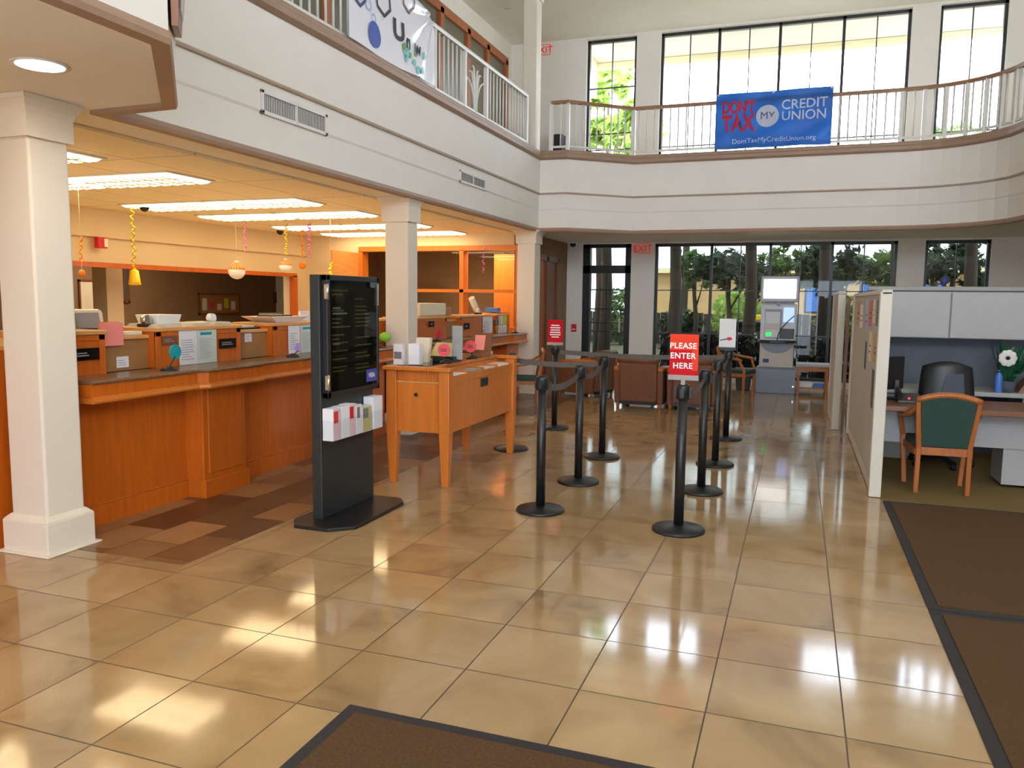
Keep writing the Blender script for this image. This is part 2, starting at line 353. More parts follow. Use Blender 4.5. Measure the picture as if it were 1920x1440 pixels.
w = MB().box(7.0, 7.2, -6, .8, -.1, 6.25).box(7.0, 7.2, 4.8, FW, -.1, 6.25).box(7.0, 7.2, .8, 4.8, -.1, 3.6).box(7.0, 7.2, .8, 4.8, 5.9, 6.25)  # upper opening, out of view, added to light the left balcony front
obj('wall_right', w, 'wall_white', kind=S)
w = MB()
w.box(-12, -2.3, -6.2, -6, -.1, 6.25).box(6.9, 8, -6.2, -6, -.1, 6.25).box(-2.3, 6.9, -6.2, -6, 2.3, 3.6).box(-2.3, 6.9, -6.2, -6, 6.0, 6.25).box(-2.3, -1.2, -6.2, -6, -.1, 2.3).box(2.4, 6.9, -6.2, -6, -.1, 2.3).box(.5, .7, -6.2, -6, -.1, 6.0)
obj('wall_back', w, 'wall_white', kind=S)
obj('ceiling', MB().box(-12.2, 8.2, -6.2, 16.1, 6.07, 6.27), 'ceiling_white', kind=S)
obj('trim_1', MB().box(-12.2, 8.2, 15.85, 16.1, 5.98, 6.06).box(-4.15, -3.95, 15.4, 15.85, 5.4, 6.06).box(-12.2, 8.2, 15.85, 16.1, 6.28, 7.1), 'stucco_cream', kind=S)
# second-floor balcony ring
arc = [(1.2+1.0*sin(t)*1.25, 12.28-1.08*(1-cos(t))) for t in [radians(12*i) for i in range(1, 8)]]
PATH = [(-2.46, -5.9), (-2.46, 2.68), (-3.25, 3.58), (-3.75, 3.60), (-3.75, 11.57), (-3.32, 11.57), (-2.47, 12.30), (1.2, 12.28)]+arc+[(2.62, 10.4), (3.6, 9.3), (4.3, 8.6), (4.3, -5.9)]
inner = [(7.0, -5.9), (7.0, 14.29), (-12, 14.29), (-12, -5.9)]
iy = PATH.index((1.2, 12.28))
slab = MB()
slab.prism([(-12, -5.9)]+PATH[:5][0:4]+[(-3.75, 11.57), (-12, 11.57)], 2.468, 3.5)
slab.prism([(-12, 11.57), (-3.75, 11.57), (-3.32, 11.57), (-2.47, 12.30), (1.2, 12.28)]+arc+[(2.62, 10.4), (3.6, 9.3), (4.3, 8.6), (7, 8.6), (7, 14.29), (-12, 14.29)], 2.468, 3.5)
slab.prism([(4.3, -5.9), (7, -5.9), (7, 8.6), (4.3, 8.6)], 2.468, 3.5)
obj('ceiling_lower', slab, 'ceiling_white', kind=S)
obj('wall_balcony', MB().sweep(PATH, [(-.01, 2.47), (.008, 2.47), (.008, 2.76), (.018, 2.78), (.018, 2.985), (.036, 3.01), (.036, 3.50), (-.01, 3.50)]), 'wall_white', kind=S)
obj('trim_2', MB().sweep(PATH, [(-.14, 3.50), (.05, 3.485), (.085, 3.51), (.085, 3.555), (.06, 3.575), (.06, 3.60), (.045, 3.62), (-.14, 3.62)]), 'trim_tan', kind=S)
obj('trim_3', MB().sweep(PATH, [(-.06, 2.445), (.012, 2.445), (.02, 2.468), (.012, 2.50), (-.06, 2.50)]), 'trim_tan', kind=S)
obj('trim_4', MB().sweep(PATH, [(.0, 2.987), (.04, 2.987), (.046, 3.0), (.04, 3.013), (.0, 3.013)]), 'trim_pale', kind=S)
# teller room
obj('ceiling_teller', MB().box(-8.0, -4.18, 2.0, 11.8, 2.452, 2.466), 'acoustic_tile', kind=S)
w = MB().box(-8.2, -8.0, 5.0, 5.9, 0, 2.46).box(-8.2, -8.0, 11.43, 11.8, 0, 2.46).box(-8.2, -8.0, 5.9, 11.43, 1.80, 2.46).box(-8.2, -8.0, 5.9, 11.43, 0, 1.0).box(-8.2, -8.0, 1.9, 5.0, 0, 2.46)
w.box(-8.0, -7.93, 2.0, 11.8, 2.12, 2.45)
obj('wall_teller', w, 'wall_warm', kind=S)
obj('wall_side', MB().box(-8.0, -4.1, 1.9, 2.0, 0, 2.46), 'wall_warm', kind=S)
fr = MB().box(-8.03, -7.95, 5.85, 11.47, 1.76, 1.82).box(-8.03, -7.95, 11.36, 11.48, 1.0, 1.78).box(-8.05, -7.93, 5.85, 11.47, .97, 1.02)
obj('trim_5', fr, 'wood_orange', kind=S)
w = MB().box(-8.0, -6.95, 11.8, 11.95, 0, 2.46).box(-6.95, -4.1, 11.8, 11.95, 2.25, 2.46).box(-6.02, -4.1, 11.8, 11.95, 0, .95)
obj('wall_end', w, 'wall_warm', kind=S)
wf = thing('window_7', 'orange wood framed interior windows in the end wall of the teller room', 'window', (-5.1, 11.8, .95), kind=S)
f = MB().box(-6.95, -4.1, 11.77, 11.97, 2.19, 2.27)
for x in (-6.95, -6.06, -5.12, -4.17): f.box(x, x+(.05 if x > -4.5 else .07), 11.77, 11.97, .95 if x > -6.5 else 0, 2.2)
f.box(-6.0, -4.17, 11.77, 11.97, 1.53, 1.58).box(-6.0, -4.1, 11.75, 11.99, .93, .99)
obj('window_frame', f, 'wood_desk', wf); obj('window_glass', MB().box(-6.0, -4.15, 11.86, 11.87, .97, 2.2), 'glass_clear', wf)
dr = thing('door_3', 'orange wood door standing open into the teller room', 'door', (-6.95, 11.4, 0), kind=S)
obj('door_leaf', MB().box(-6.99, -6.95, 10.98, 11.78, .01, 2.17), 'wood_pale_lit', dr); obj('door_handle', MB().sphere((-6.92, 11.05, .95), .03).cyl((-6.95, 11.05, .95), (-6.92, 11.05, .95), .012), 'chrome', dr)
# room behind the interior windows, and the room behind the pass-through
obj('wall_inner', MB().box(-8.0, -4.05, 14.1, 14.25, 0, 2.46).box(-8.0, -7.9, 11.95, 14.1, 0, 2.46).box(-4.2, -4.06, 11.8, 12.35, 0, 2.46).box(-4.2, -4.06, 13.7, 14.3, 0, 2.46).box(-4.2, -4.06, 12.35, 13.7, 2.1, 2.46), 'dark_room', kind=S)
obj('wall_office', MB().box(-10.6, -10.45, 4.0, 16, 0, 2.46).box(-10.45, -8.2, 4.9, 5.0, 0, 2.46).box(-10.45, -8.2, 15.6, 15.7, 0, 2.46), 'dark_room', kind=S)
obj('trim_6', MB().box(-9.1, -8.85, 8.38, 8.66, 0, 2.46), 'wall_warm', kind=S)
obj('door_4', MB().box(-5.0, -4.25, 13.0, 13.05, .01, 2.2), 'wood_desk', kind=S)
# wood doors in the left wall past the corner column
d2 = thing('door_2', 'brown wood doors in the side wall beside the corner column', 'door', (-4.05, 13.0, 0), kind=S)
f = MB()
for a, b in ((12.33, 12.43), (12.98, 13.07), (13.62, 13.72)): f.box(-4.12, -4.03, a, b, 0, 2.15)
f.box(-4.12, -4.03, 12.33, 13.72, 2.08, 2.17); obj('door_frame', f, 'wood_brown', d2)
obj('door_leaf', MB().box(-4.1, -4.07, 12.43, 12.98, .01, 2.08), 'wood_frame', d2); obj('door_leaf', MB().box(-4.1, -4.07, 13.07, 13.62, .01, 2.08), 'wood_brown', d2)
# columns
def column(name, x0, x1, y0, y1, z0, z1, base=True, cap=.21):
    t = thing(name, None, None, ((x0+x1)/2, (y0+y1)/2, z0), kind=S)
    obj('shaft', MB().box(x0, x1, y0, y1, z0, z1), 'column_white', t, bevel=.012)
    if base:
        e = .035; b = MB().box(x0-e, x1+e, y0-e, y1+e, z0, z0+.185); b.hexa([(x0-e, y0-e, z0+.185), (x1+e, y0-e, z0+.185), (x1+e, y1+e, z0+.185), (x0-e, y1+e, z0+.185)], [(x0-.005, y0-.005, z0+.215), (x1+.005, y0-.005, z0+.215), (x1+.005, y1+.005, z0+.215), (x0-.005, y1+.005, z0+.215)])
        b.box(x0-.06, x1+.06, y0-.06, y1+.06, z0, z0+.012); obj('plinth', b, 'column_white', t, bevel=.006)
    e = .022; c = MB().box(x0-e, x1+e, y0-e, y1+e, z1-cap, z1-.09)
    for i, (e0, e1, za, zb) in enumerate(((.022, .03, .09, .06), (.03, .055, .06, .025), (.06, .06, .025, .0))):
        c.hexa([(x0-e0, y0-e0, z1-za), (x1+e0, y0-e0, z1-za), (x1+e0, y1+e0, z1-za), (x0-e0, y1+e0, z1-za)], [(x0-e1, y0-e1, z1-zb), (x1+e1, y0-e1, z1-zb), (x1+e1, y1+e1, z1-zb), (x0-e1, y1+e1, z1-zb)])
    obj('capital', c, 'column_white', t); return t
column('column', -4.10, -3.835, 3.165, 3.41, 0, 2.466)
column('column', -4.09, -3.825, 7.46, 7.69, 0, 2.466, cap=.25)
column('column', -4.05, -3.77, 11.50, 11.78, 0, 2.466, cap=.2)
column('column', -3.98, -3.77, 11.46, 11.68, 3.62, 6.07, base=False, cap=.3)
# gallery wall with wood-framed glazing
t = thing('window_6', None, None, (-5.2, 8, 3.5), kind=S)
f = MB(); ys = [13.94, 13.02, 12.18, 11.16, 10.15, 9.1, 8.1, 7.1, 6.1, 5.1, 4.1, 3.1]
for y in ys: f.box(-5.24, -5.14, y-.06, y+.06, 3.5, 5.7)
f.box(-5.24, -5.14, 3.0, 14.0, 5.62, 5.75).box(-5.24, -5.14, 3.0, 14.0, 3.5, 3.62)
obj('window_frame', f, 'wood_frame', t); obj('window_glass', MB().box(-5.21, -5.19, 3.0, 14.0, 3.55, 5.7), 'glass_frosted', t)
obj('wall_gallery', MB().box(-5.3, -5.18, -5.9, 3.0, 3.5, 6.07).box(-5.3, -5.18, 3.0, 14.3, 5.75, 6.07).box(-5.3, -5.18, 14.0, 14.3, 3.5, 5.75).box(-5.3, -5.24, 3, 14, 3.5, 5.75), 'ceiling_white', kind=S)
# far windows and door
def window(name, x0, x1, z0, z1, panes, hbars, glz, top_stub=None):
    t = thing(name, None, None, ((x0+x1)/2, FW+.12, z0), kind=S); f = MB(); d0, d1 = FW+.08, FW+.16
    f.box(x0, x0+.045, d0, d1, z0, z1).box(x1-.045, x1, d0, d1, z0, z1).box(x0, x1, d0, d1, z1-.05, z1).box(x0, x1, d0, d1, z0, z0+.05)
    for i in range(1, panes): x = x0+(x1-x0)*i/panes; f.box(x-.022, x+.022, d0, d1, z0, z1)
    for i in range(panes):
        x = x0+(x1-x0)*(i+.5)/panes
        f.box(x-.008, x+.008, d0+.02, d1-.02, z0, z1)
    for z in hbars: f.box(x0, x1, d0+.02, d1-.02, z-.008, z+.008)
    obj('window_frame', f, 'dark_frame', t); obj('window_glass', MB().box(x0+.02, x1-.02, FW+.115, FW+.121, z0+.02, z1-.02), glz, t)
window('window_1', DX[0], DX[1], 3.55, 6.03, 1, (4.12, 4.4, 5.2), 'glass_clear')
window('window_2', W4[0], W4[1], 3.55, 6.03, 4, (4.12,), 'glass_clear')
window('window_3', W5[0], W5[1], 3.55, 6.03, 1, (4.12,), 'glass_clear')
window('window_4', W4[0], W4[1], .10, 2.44, 4, (.86, 1.62), 'glass_tint')
window('window_5', W5[0], W5[1], .10, 2.44, 1, (.86, 1.62), 'glass_tint')
t = thing('door_1', None, None, ((DX[0]+DX[1])/2, FW+.1, 0), kind=S); x0, x1 = DX
f = MB().box(x0, x0+.13, FW+.04, FW+.18, 0, 2.44).box(x1-.11, x1, FW+.04, FW+.18, 0, 2.44).box(x0, x1, FW+.04, FW+.18, 1.92, 2.06).box(x0, x1, FW+.04, FW+.18, 2.38, 2.44).box(x0, x1, FW+.04, FW+.18, 0, .16)
for z in (.45, .86, 1.02, 1.27, 1.62): f.box(x0, x1, FW+.09, FW+.13, z-.01, z+.01)
f.box((x0+x1)/2-.01, (x0+x1)/2+.01, FW+.09, FW+.13, 0, 1.95)
obj('door_frame', f, 'dark_frame', t); obj('door_glass', MB().box(x0+.05, x1-.05, FW+.105, FW+.111, .1, 2.4), 'glass_tint', t)
obj('door_handle', MB().box(x1-.2, x1-.17, FW-.02, FW+.04, .85, 1.1), 'chrome', t)
obj('baseboard_far', MB().box(-4.05, DX[0], FW-.015, FW, 0, .1).box(DX[1], W4[0], FW-.015, FW, 0, .1).box(W4[1], W5[0], FW-.015, FW, 0, .1).box(W5[1], 7, FW-.015, FW, 0, .1), 'wall_white', kind=S)
# ------------------------------------------------------------------ railings
def railing(name, label, path, z0, z1, gap, rail_m, wr, skip=()):
    t = thing(name, label, 'railing', (path[0][0], path[0][1], z0))
    d = -.10
    obj('top_rail', MB().sweep(path, [(-wr/2, z1-.045), (wr/2, z1-.045), (wr/2+.006, z1-.02), (wr/2, z1), (-wr/2, z1), (-wr/2-.006, z1-.02)]), rail_m, t)
    obj('bottom_rail', MB().sweep(path, [(-.014, z0+.06), (.014, z0+.06), (.014, z0+.09), (-.014, z0+.09)]), 'rail_white', t)
    L = [0]
    for a, b in zip(path, path[1:]): L.append(L[-1]+hypot(b[0]-a[0], b[1]-a[1]))
    def at(s):
        for i in range(len(path)-1):
            if s <= L[i+1]: k = (s-L[i])/(L[i+1]-L[i]); return tuple(path[i][j]+(path[i+1][j]-path[i][j])*k for j in (0, 1))
        return path[-1]
    n = int(L[-1]/gap)
    for i in range(n+1):
        s = i*gap+.03
        if any(a < s < b for a, b in skip) or s > L[-1]: continue
        x, y = at(s); obj('baluster', MB().cyl((x, y, z0+.07), (x, y, z1-.03), .012, n=6), 'rail_white', t)
    for p in [0]+[i for i in range(1, len(path)-1)]+[len(path)-1]:
        x, y = path[p]; obj('post', MB().box(x-.025, x+.025, y-.025, y+.025, z0, z1-.03), 'rail_white', t)
    return t
RL = [(-3.83, 3.72), (-3.83, 4.85), (-3.83, 8.10), (-3.83, 8.93), (-3.83, 9.62), (-3.83, 11.2)]
r1 = railing('balcony_railing', 'white metal balcony railing with a curved grass motif above the teller counter', RL, 3.62, 4.36, .118, 'rail_white', .06, skip=((5.24, 5.86),))
for k, (dy, h, sgn) in enumerate(((.05, .60, 1), (.13, .56, 1), (.22, .45, 1), (.06, .62, -1), (.14, .54, -1), (.24, .40, -1))):
    c = 9.275; pts = []
    for i in range(13):
        u = i/12; pts.append((-3.83, c+sgn*(.012+dy*u*u*1.15+.03*k*.1), 3.70+h*(u**.8) - (.10*max(0, u-.75)*4*u if h > .5 else .05*max(0, u-.7)*3)))
    obj('grass_blade', MB().tube(pts, [.021*(1-.45*i/12) for i in range(13)], n=6), 'rail_white', r1)
RF = [(-3.60, 11.68), (-3.34, 11.68), (-2.50, 12.40), (1.2, 12.38)]+[(x+.02, y+.1) for x, y in arc[:6]]+[(2.70, 10.6), (3.7, 9.5)]
railing('balcony_railing', 'balcony railing with tan wood top rail in front of the tall far windows', RF, 3.62, 4.36, .118, 'rail_wood', .06)
RND = random.Random(5)
# ------------------------------------------------------------------ landing panel and ceiling fittings
t = thing('dark_panel', 'dark brown framed panel on the corner of the landing at the top left', 'panel', (-2.86, 3.12, 2.56))  # dark cladding added over the diagonal face; what it is stays unidentified
pb = MB(); a0 = Vector((-2.46, 2.68)); dd = Vector((-.66, .752)); nn = Vector((.752, .66))
q = lambda s, o, z: (a0.x+dd.x*s+nn.x*o, a0.y+dd.y*s+nn.y*o, z)
pb.hexa([q(.015, .02, 2.53), q(1.12, .02, 2.80), q(1.12, .05, 2.80), q(.015, .045, 2.53)], [q(.015, .02, 3.45), q(1.12, .02, 3.45), q(1.12, .105, 3.45), q(.015, .09, 3.45)])
obj('frame', pb, 'wood_brown', t)
pb = MB(); pb.hexa([q(.10, .050, 2.62), q(1.0, .050, 2.85), q(1.0, .062, 2.85), q(.10, .057, 2.62)], [q(.10, .085, 3.38), q(1.0, .098, 3.38), q(1.0, .112, 3.38), q(.10, .10, 3.38)]); obj('dark_face', pb, 'black_gloss', t)
def downlight(x, y, z, label, r, power, group=None):
    t = thing('recessed_downlight', label, 'downlight', (x, y, z), group, local=True)
    obj('trim_ring', MB().lathe([(r*.93, -.004), (r*1.15, -.006), (r*1.15, .001), (r*.93, .001)], n=28), 'white_paint', t)
    obj('lens', MB().cyl((0, 0, -.006), (0, 0, .0), r*.95, n=28), 'can_lens' if power else 'plastic_cream', t)
    if not power: return t
    l = area('downlight_lamp', (0, 0, -.02), r*1.6, power, (1, .88, .72), parent=t); l.data.shape = 'DISK'; return t
downlight(-3.28, 2.79, 2.466, 'large lit round downlight in the landing soffit at the top left', .105, 9)
for i, (x, y, lb) in enumerate(((-2.07, 13.6, 'small round downlight in the high ceiling above the wide window'), (-4.62, 12.5, 'small round downlight in the high ceiling beside the upper column'), (-5.0, 13.7, 'small round downlight in the gallery ceiling by the far corner'))):
    downlight(x, y, 6.07, lb, .06, 0, 'small downlights in the high ceiling')
# fluorescent troffers
def troffer():
    t = thing('fluorescent_troffer', 'tmp', 'ceiling light', (0, 0, 0), 'fluorescent troffers in the teller ceiling', local=True)
    a, b = .585, .29
    f = MB()
    for x0, x1, y0, y1 in ((-a, a, -b, -b+.025), (-a, a, b-.025, b), (-a, -a+.025, -b, b), (a-.025, a, -b, b)): f.box(x0, x1, y0, y1, -.016, .0)
    obj('frame', f, 'white_paint', t); obj('lens', MB().hexa([(-a+.05, -b+.05, -.034), (a-.05, -b+.05, -.034), (a-.05, b-.05, -.034), (-a+.05, b-.05, -.034)], [(-a+.02, -b+.02, -.008), (a-.02, -b+.02, -.008), (a-.02, b-.02, -.008), (-a+.02, b-.02, -.008)]), 'troffer_lens', t)
    g = MB()
    for i in range(1, 9): x = -a+2*a*i/9; g.box(x-.019, x+.019, -b+.05, b-.05, -.040, -.036)
    for j in range(1, 3): y = -b+2*b*j/3; g.box(-a+.05, a-.05, y-.019, y+.019, -.0405, -.0355)
    obj('louver', g, 'louver', t)
    return t
rows = [(4.42, 'in the row nearest the left column'), (5.6, 'in the second row from the near column'), (7.37, 'in the third row from the near column'), (8.58, 'in the fourth row from the near column'), (10.1, 'in the fifth row, before the last one'), (11.35, 'in the last row by the end wall')]
T0 = None
for y, rl in rows:
    for x, side in ((-5.5, 'nearer the balcony edge'), (-6.68, 'nearer the back wall')):
        lb = 'lit fluorescent light %s, %s' % (rl, side)
        if T0 is None: T0 = troffer(); T0.location = (x, y, 2.452); T0['label'] = lb
        else:
            o = dup(T0, (x, y, 2.452), 0, lb)
# vents on the balcony front
def vent(y0, y1, z0, z1, label):
    t = thing('air_vent', label, 'vent', (-3.74, (y0+y1)/2, z0), 'air vents in the balcony front'); x = -3.748
    f = MB()
    for a in ((y0, y1, z0, z0+.026), (y0, y1, z1-.026, z1), (y0, y0+.032, z0, z1), (y1-.032, y1, z0, z1), ((y0+y1)/2-.008, (y0+y1)/2+.008, z0, z1)): f.box(x, x+.03, *a)
    obj('frame', f, 'vent_white', t, bevel=.003); obj('backing', MB().box(x, x+.013, y0+.02, y1-.02, z0+.015, z1-.015), 'ink', t)
    g = MB(); n = int((y1-y0)/.022)
    for i in range(n): y = y0+.03+(y1-y0-.06)*i/(n-1); g.box(x+.012, x+.02, y-.003, y+.003, z0+.02, z1-.02)
    obj('louver', g, 'vent_grey', t)
vent(4.97, 5.83, 2.80-.045, 2.80+.125, 'large white air vent on the balcony front above the teller counter')
vent(8.57, 9.37, 2.765, 2.905, 'smaller looking air vent on the balcony front near the far corner')
def exit_sign(x, y, z, face, label, lit='exit_red'):
    t = thing('exit_sign', label, 'exit sign', (x, y, z), 'exit signs', local=True)
    wdt, h = .26, .18
    obj('housing', MB().box(-wdt/2, wdt/2, -.012, .03, 0, h), 'exit_face', t, bevel=.006)
    obj('lettering', on_y(text_mb('EXIT', .11, spacing=1.05, bold=.02), 0, -.0145, .035), 'exit_red', t)
    obj('border', MB().add([(x, -.0135, z) for x, z in ((-wdt/2, 0), (wdt/2, 0), (wdt/2, h), (-wdt/2, h), (-wdt/2+.01, .01), (wdt/2-.01, .01), (wdt/2-.01, h-.01), (-wdt/2+.01, h-.01))], [(0, 1, 5, 4), (1, 2, 6, 5), (2, 3, 7, 6), (3, 0, 4, 7)]), 'exit_red', t)
    t.rotation_euler = (0, 0, {'y': 0, 'x': pi/2}[face]); return t
exit_sign(-2.66, FW-.031, 2.265, 'y', 'exit sign on the white pier between the glass door and wide window')
exit_sign(-4.56, FW-.031, 5.83, 'y', 'exit sign on the upstairs wall beside the upper column')
t = thing('alarm_strobe', 'red fire alarm strobe with a white lens on the bulkhead at the left', 'fire alarm', (-7.9, 7.42, 1.98))
obj('body', MB().box(-7.93, -7.86, 7.35, 7.49, 1.985, 2.115), 'red', t, bevel=.008); obj('lens', MB().box(-7.86, -7.845, 7.43, 7.48, 2.0, 2.10), 'white', t, bevel=.004)
def dome(x, y, z, label):
    t = thing('security_camera', label, 'camera', (x, y, z), 'dome security cameras', local=True)
    obj('mount', MB().cyl((0, 0, -.02), (0, 0, .0), .06, n=18), 'white_paint', t); obj('dome', MB().sphere((0, 0, -.03), (.055, .055, .055)), 'black_gloss', t)
dome(-7.0, 7.2, 2.452, 'dark dome camera on the teller ceiling by the yellow spiral')
dome(-7.5, 10.4, 2.452, 'dark dome camera on the teller ceiling near the far corner')
dome(-3.92, FW-.12, 2.468, 'dark dome camera on the soffit beside the glass door')
t = thing('fire_alarm', 'small red fire alarm pull on the white wall beside the glass door', 'fire alarm', (-3.9, FW-.02, .84))
obj('body', MB().box(-3.945, -3.855, FW-.05, FW, .845, .985), 'red', t, bevel=.006); obj('handle', MB().box(-3.93, -3.87, FW-.062, FW-.05, .88, .90), 'white', t)
# ------------------------------------------------------------------ teller counter
tc = thing('teller_counter', 'long orange wood teller counter with a stone ledge and raised stations', 'counter', (-4.2, 7.2, 0))
Y0, Y1 = 3.50, 11.35; NOT = ((7.385, 7.765),)
SEG = ((Y0, 7.385), (7.765, Y1))
mb = MB().box(-4.5, -4.155, Y0, Y1, 0, .85); kp = MB(); lp = MB(); ap = MB(); le = MB()
for a, b in SEG:
    mb.box(-4.155, -4.075, a, b, 0, .85).box(-4.08, -4.065, a, b, .135, .81); kp.box(-4.08, -4.045, a, b, 0, .125).box(-4.08, -4.05, a, b, .125, .14)
    edge = [(-3.835, a)]
    for y in (4.49, 7.95, 10.75):
        if a < y < b: edge += [(-3.835, y-.12), (-3.79, y-.06), (-3.79, y+.52), (-3.835, y+.58)]
    edge.append((-3.835, b))
    ap.sweep(edge, [(-.3, .835), (-.012, .835), (-.012, .915), (-.3, .915)]); lp.sweep(edge, [(-.3, .80), (.006, .80), (.012, .812), (.008, .828), (-.004, .838), (-.3, .838)])
    le.sweep(edge, [(-.36, .912), (.0, .912), (.008, .924), (.0, .936), (-.36, .936)])
le.box(-4.52, -4.155, Y0, Y1, .905, .936)
obj('base', mb, 'wood_orange', tc); obj('kick_plate', kp, 'wood_orange', tc, bevel=.004)
for y in (4.49, 7.95, 10.75):
    obj('pilaster', MB().box(-4.08, -3.915, y, y+.46, 0, .82).box(-4.08, -3.895, y-.012, y+.472, 0, .13).box(-3.92, -3.905, y+.05, y+.41, .17, .78), 'wood_orange', tc, bevel=.006)
obj('apron', ap, 'wood_orange', tc); obj('lip', lp, 'wood_desk', tc); obj('ledge', le, 'counter_stone', tc, label='grey stone ledge')
t = thing('counter_gate', 'orange wood end wall of the counter, left of the near column', 'counter end', (-4.35, 2.9, 0))
obj('panel', MB().box(-4.52, -4.20, 2.4, 3.485, 0, 1.12), 'wood_orange', t); obj('cap', MB().box(-4.54, -4.18, 2.38, 3.485, 1.12, 1.145), 'wood_pale_lit', t); obj('kick_plate', MB().box(-4.2, -4.17, 2.4, 3.485, 0, .13), 'wood_orange', t)
k = -1; ph = 1.31
while True:
    a = max(Y0, 4.32+ph*k); b = 4.32+ph*k+.885
    if a > Y1: break
    b = min(b, Y1)
    s = obj('station', MB().box(-4.52, -4.15, a, b, .93, 1.185).box(-4.16, -4.143, a, a+.05, .93, 1.185).box(-4.16, -4.143, b-.05, b, .93, 1.185).box(-4.16, -4.143, a, b, 1.15, 1.185), 'wood_orange', tc, bevel=.003)
    obj('cap', MB().box(-4.56, -4.13, a-.01, b+.01, 1.185, 1.213), 'wood_pale_lit', s, bevel=.005)
    if b < Y1-.1:
        p = obj('transaction_panel', MB().box(-4.55, -4.22, b, b+.425, .93, 1.14), 'tan_panel', tc); obj('cap', MB().box(-4.58, -4.20, b, b+.425, 1.14, 1.165), 'wood_pale_lit', p, bevel=.004)
    k += 1
obj('end_panel', MB().box(-4.56, -4.12, Y1, Y1+.03, .93, 1.235), 'wood_desk', tc)
obj('work_surface', MB().box(-5.2, -4.5, Y0, Y1, .78, .82), 'work_top', tc)
def notice(y0, y1, z0, z1, x, label, m='paper', rows=14, head=None, group='notices on the teller stations', cat='notice', name='notice', tilt=0):
    t = thing(name, label, cat, (x, (y0+y1)/2, z0), group); wd, h = y1-y0, z1-z0
    obj('sheet', MB().box(x, x+.0025, y0, y1, z0, z1), m, t)
    obj('printed_lines', on_x(bars_text(wd*.8, h*.62, rows, RND, lh=.35), x+.0035, (y0+y1)/2, (z0+z1)/2-h*.06), 'ink_pale', t)
    if head: obj('heading', on_x(MB().add([(-wd*.35, 0, 0), (wd*.25, 0, 0), (wd*.25, h*.08, 0), (-wd*.35, h*.08, 0)], [(0, 1, 2, 3)]), x+.0035, (y0+y1)/2, z1-h*.16), head, t)
    return t
XN = -4.1425
notice(4.535, 4.715, .938, 1.186, XN, 'white printed notice beside the teal disc on the teller station', 'paper', 9)
notice(4.718, 4.922, .938, 1.186, XN, 'pale green printed notice with teal heading on the teller station', 'paper_green', 15, 'teal')
notice(5.83, 6.0, .938, 1.186, XN, 'white printed notice behind the purple disc', 'paper', 8)
notice(6.01, 6.22, .938, 1.186, XN, 'pale green printed notice right of the purple disc, beside the kiosk', 'paper_green', 14, 'teal')
notice(10.35, 10.72, .938, 1.186, XN, 'grey printed notice on the far teller station before the last column', 'paper', 15)
notice(10.98, 11.14, 1.06, 1.2, XN, 'white note at the far end of the teller stations', 'paper', 5)
notice(11.145, 11.32, 1.06, 1.2, XN, 'lime yellow note at the far end of the teller stations', 'lime_paper', 4)
notice(10.95, 11.12, .938, 1.05, XN, 'cream card under the white note at the far station', 'paper_cream', 4)
notice(11.14, 11.31, .938, 1.05, XN, 'white card under the lime yellow note at the far station', 'paper', 4)
notice(4.05, 4.15, .955, 1.028, -4.2195, 'small white sticker low on the nearest tan transaction panel', 'paper', 3, cat='sticker', name='sticker', group='stickers on the transaction panels')
notice(5.35, 5.435, 1.065, 1.135, -4.2195, 'small white sticker high on the second tan transaction panel', 'paper', 3, cat='sticker', name='sticker', group='stickers on the transaction panels')
def plaque(y0, y1, z0, z1, label, m='black_gloss', txt=None, name='name_plaque', cat='plaque', x=XN):
    t = thing(name, label, cat, (x, (y0+y1)/2, z0), 'plaques on the teller stations')
    obj('plate', MB().box(x, x+.008, y0, y1, z0, z1), m, t, bevel=.002)
    obj('lettering', on_x(bars_text((y1-y0)*.75, (z1-z0)*.4, 2, RND, lh=.5), x+.0092, (y0+y1)/2, (z0+z1)/2), 'ink_light', t)
plaque(3.62, 3.84, 1.03, 1.105, 'black name plaque on the teller station beside the near column')
plaque(4.95, 5.14, 1.035, 1.11, 'black name plaque right of the pale green notice')
plaque(4.375, 4.51, 1.09, 1.155, 'dark brown certificate plate above the teal disc', 'wood_brown')
plaque(8.62, 8.76, 1.09, 1.16, 'black plaque on the first station past the middle column')
plaque(9.68, 9.86, 1.03, 1.11, 'black plaque behind the tall clear sign holder')
plaque(10.80, 10.93, 1.06, 1.13, 'dark plaque between the far grey notice and white note')
def pen(x, y, z, label, m, h=.115, r=.05, lean=.05, writing=None):
    t = thing('disc_pen', label, 'pen stand', (x, y, z), 'pens with round discs', local=True)
    obj('base', MB().lathe([(.055, 0), (.055, .008), (.03, .022), (.012, .03)], n=16), 'black', t)
    obj('stem', MB().cyl((0, 0, .02), (.01, lean, h), .004, n=8), 'black', t)
    obj('disc', MB().xf(lambda a, b, c: (a, b, c)).cyl((-.004, lean+.01, h+.03), (.008, lean+.01, h+.03), r, n=24, smooth=False), m, t)
    if writing: obj('lettering', on_x(text_mb(writing, .03), .0095, lean+.01, h+.018), 'ink', t)
    return t
ZL = .936
pen(-3.95, 4.225, ZL, 'teal paper disc on a pen at the ledge before the first notices', 'teal', h=.09)
pen(-3.95, 5.62, ZL, 'purple paper disc on a pen at the ledge beside the kiosk', 'purple', h=.045, r=.04, lean=.06)
p = pen(-3.95, 7.02, ZL, 'lime green ball on a pen at the ledge just past the kiosk', 'lime', h=.075, r=.001, lean=.15)
obj('ball', MB().sphere((.01, .16, .10), (.062, .062, .052)), 'lime', p)
pen(-3.95, 8.44, ZL, 'fuchsia paper disc on a pen at the ledge behind the desk', 'fuchsia', h=.055, r=.055, lean=.02)
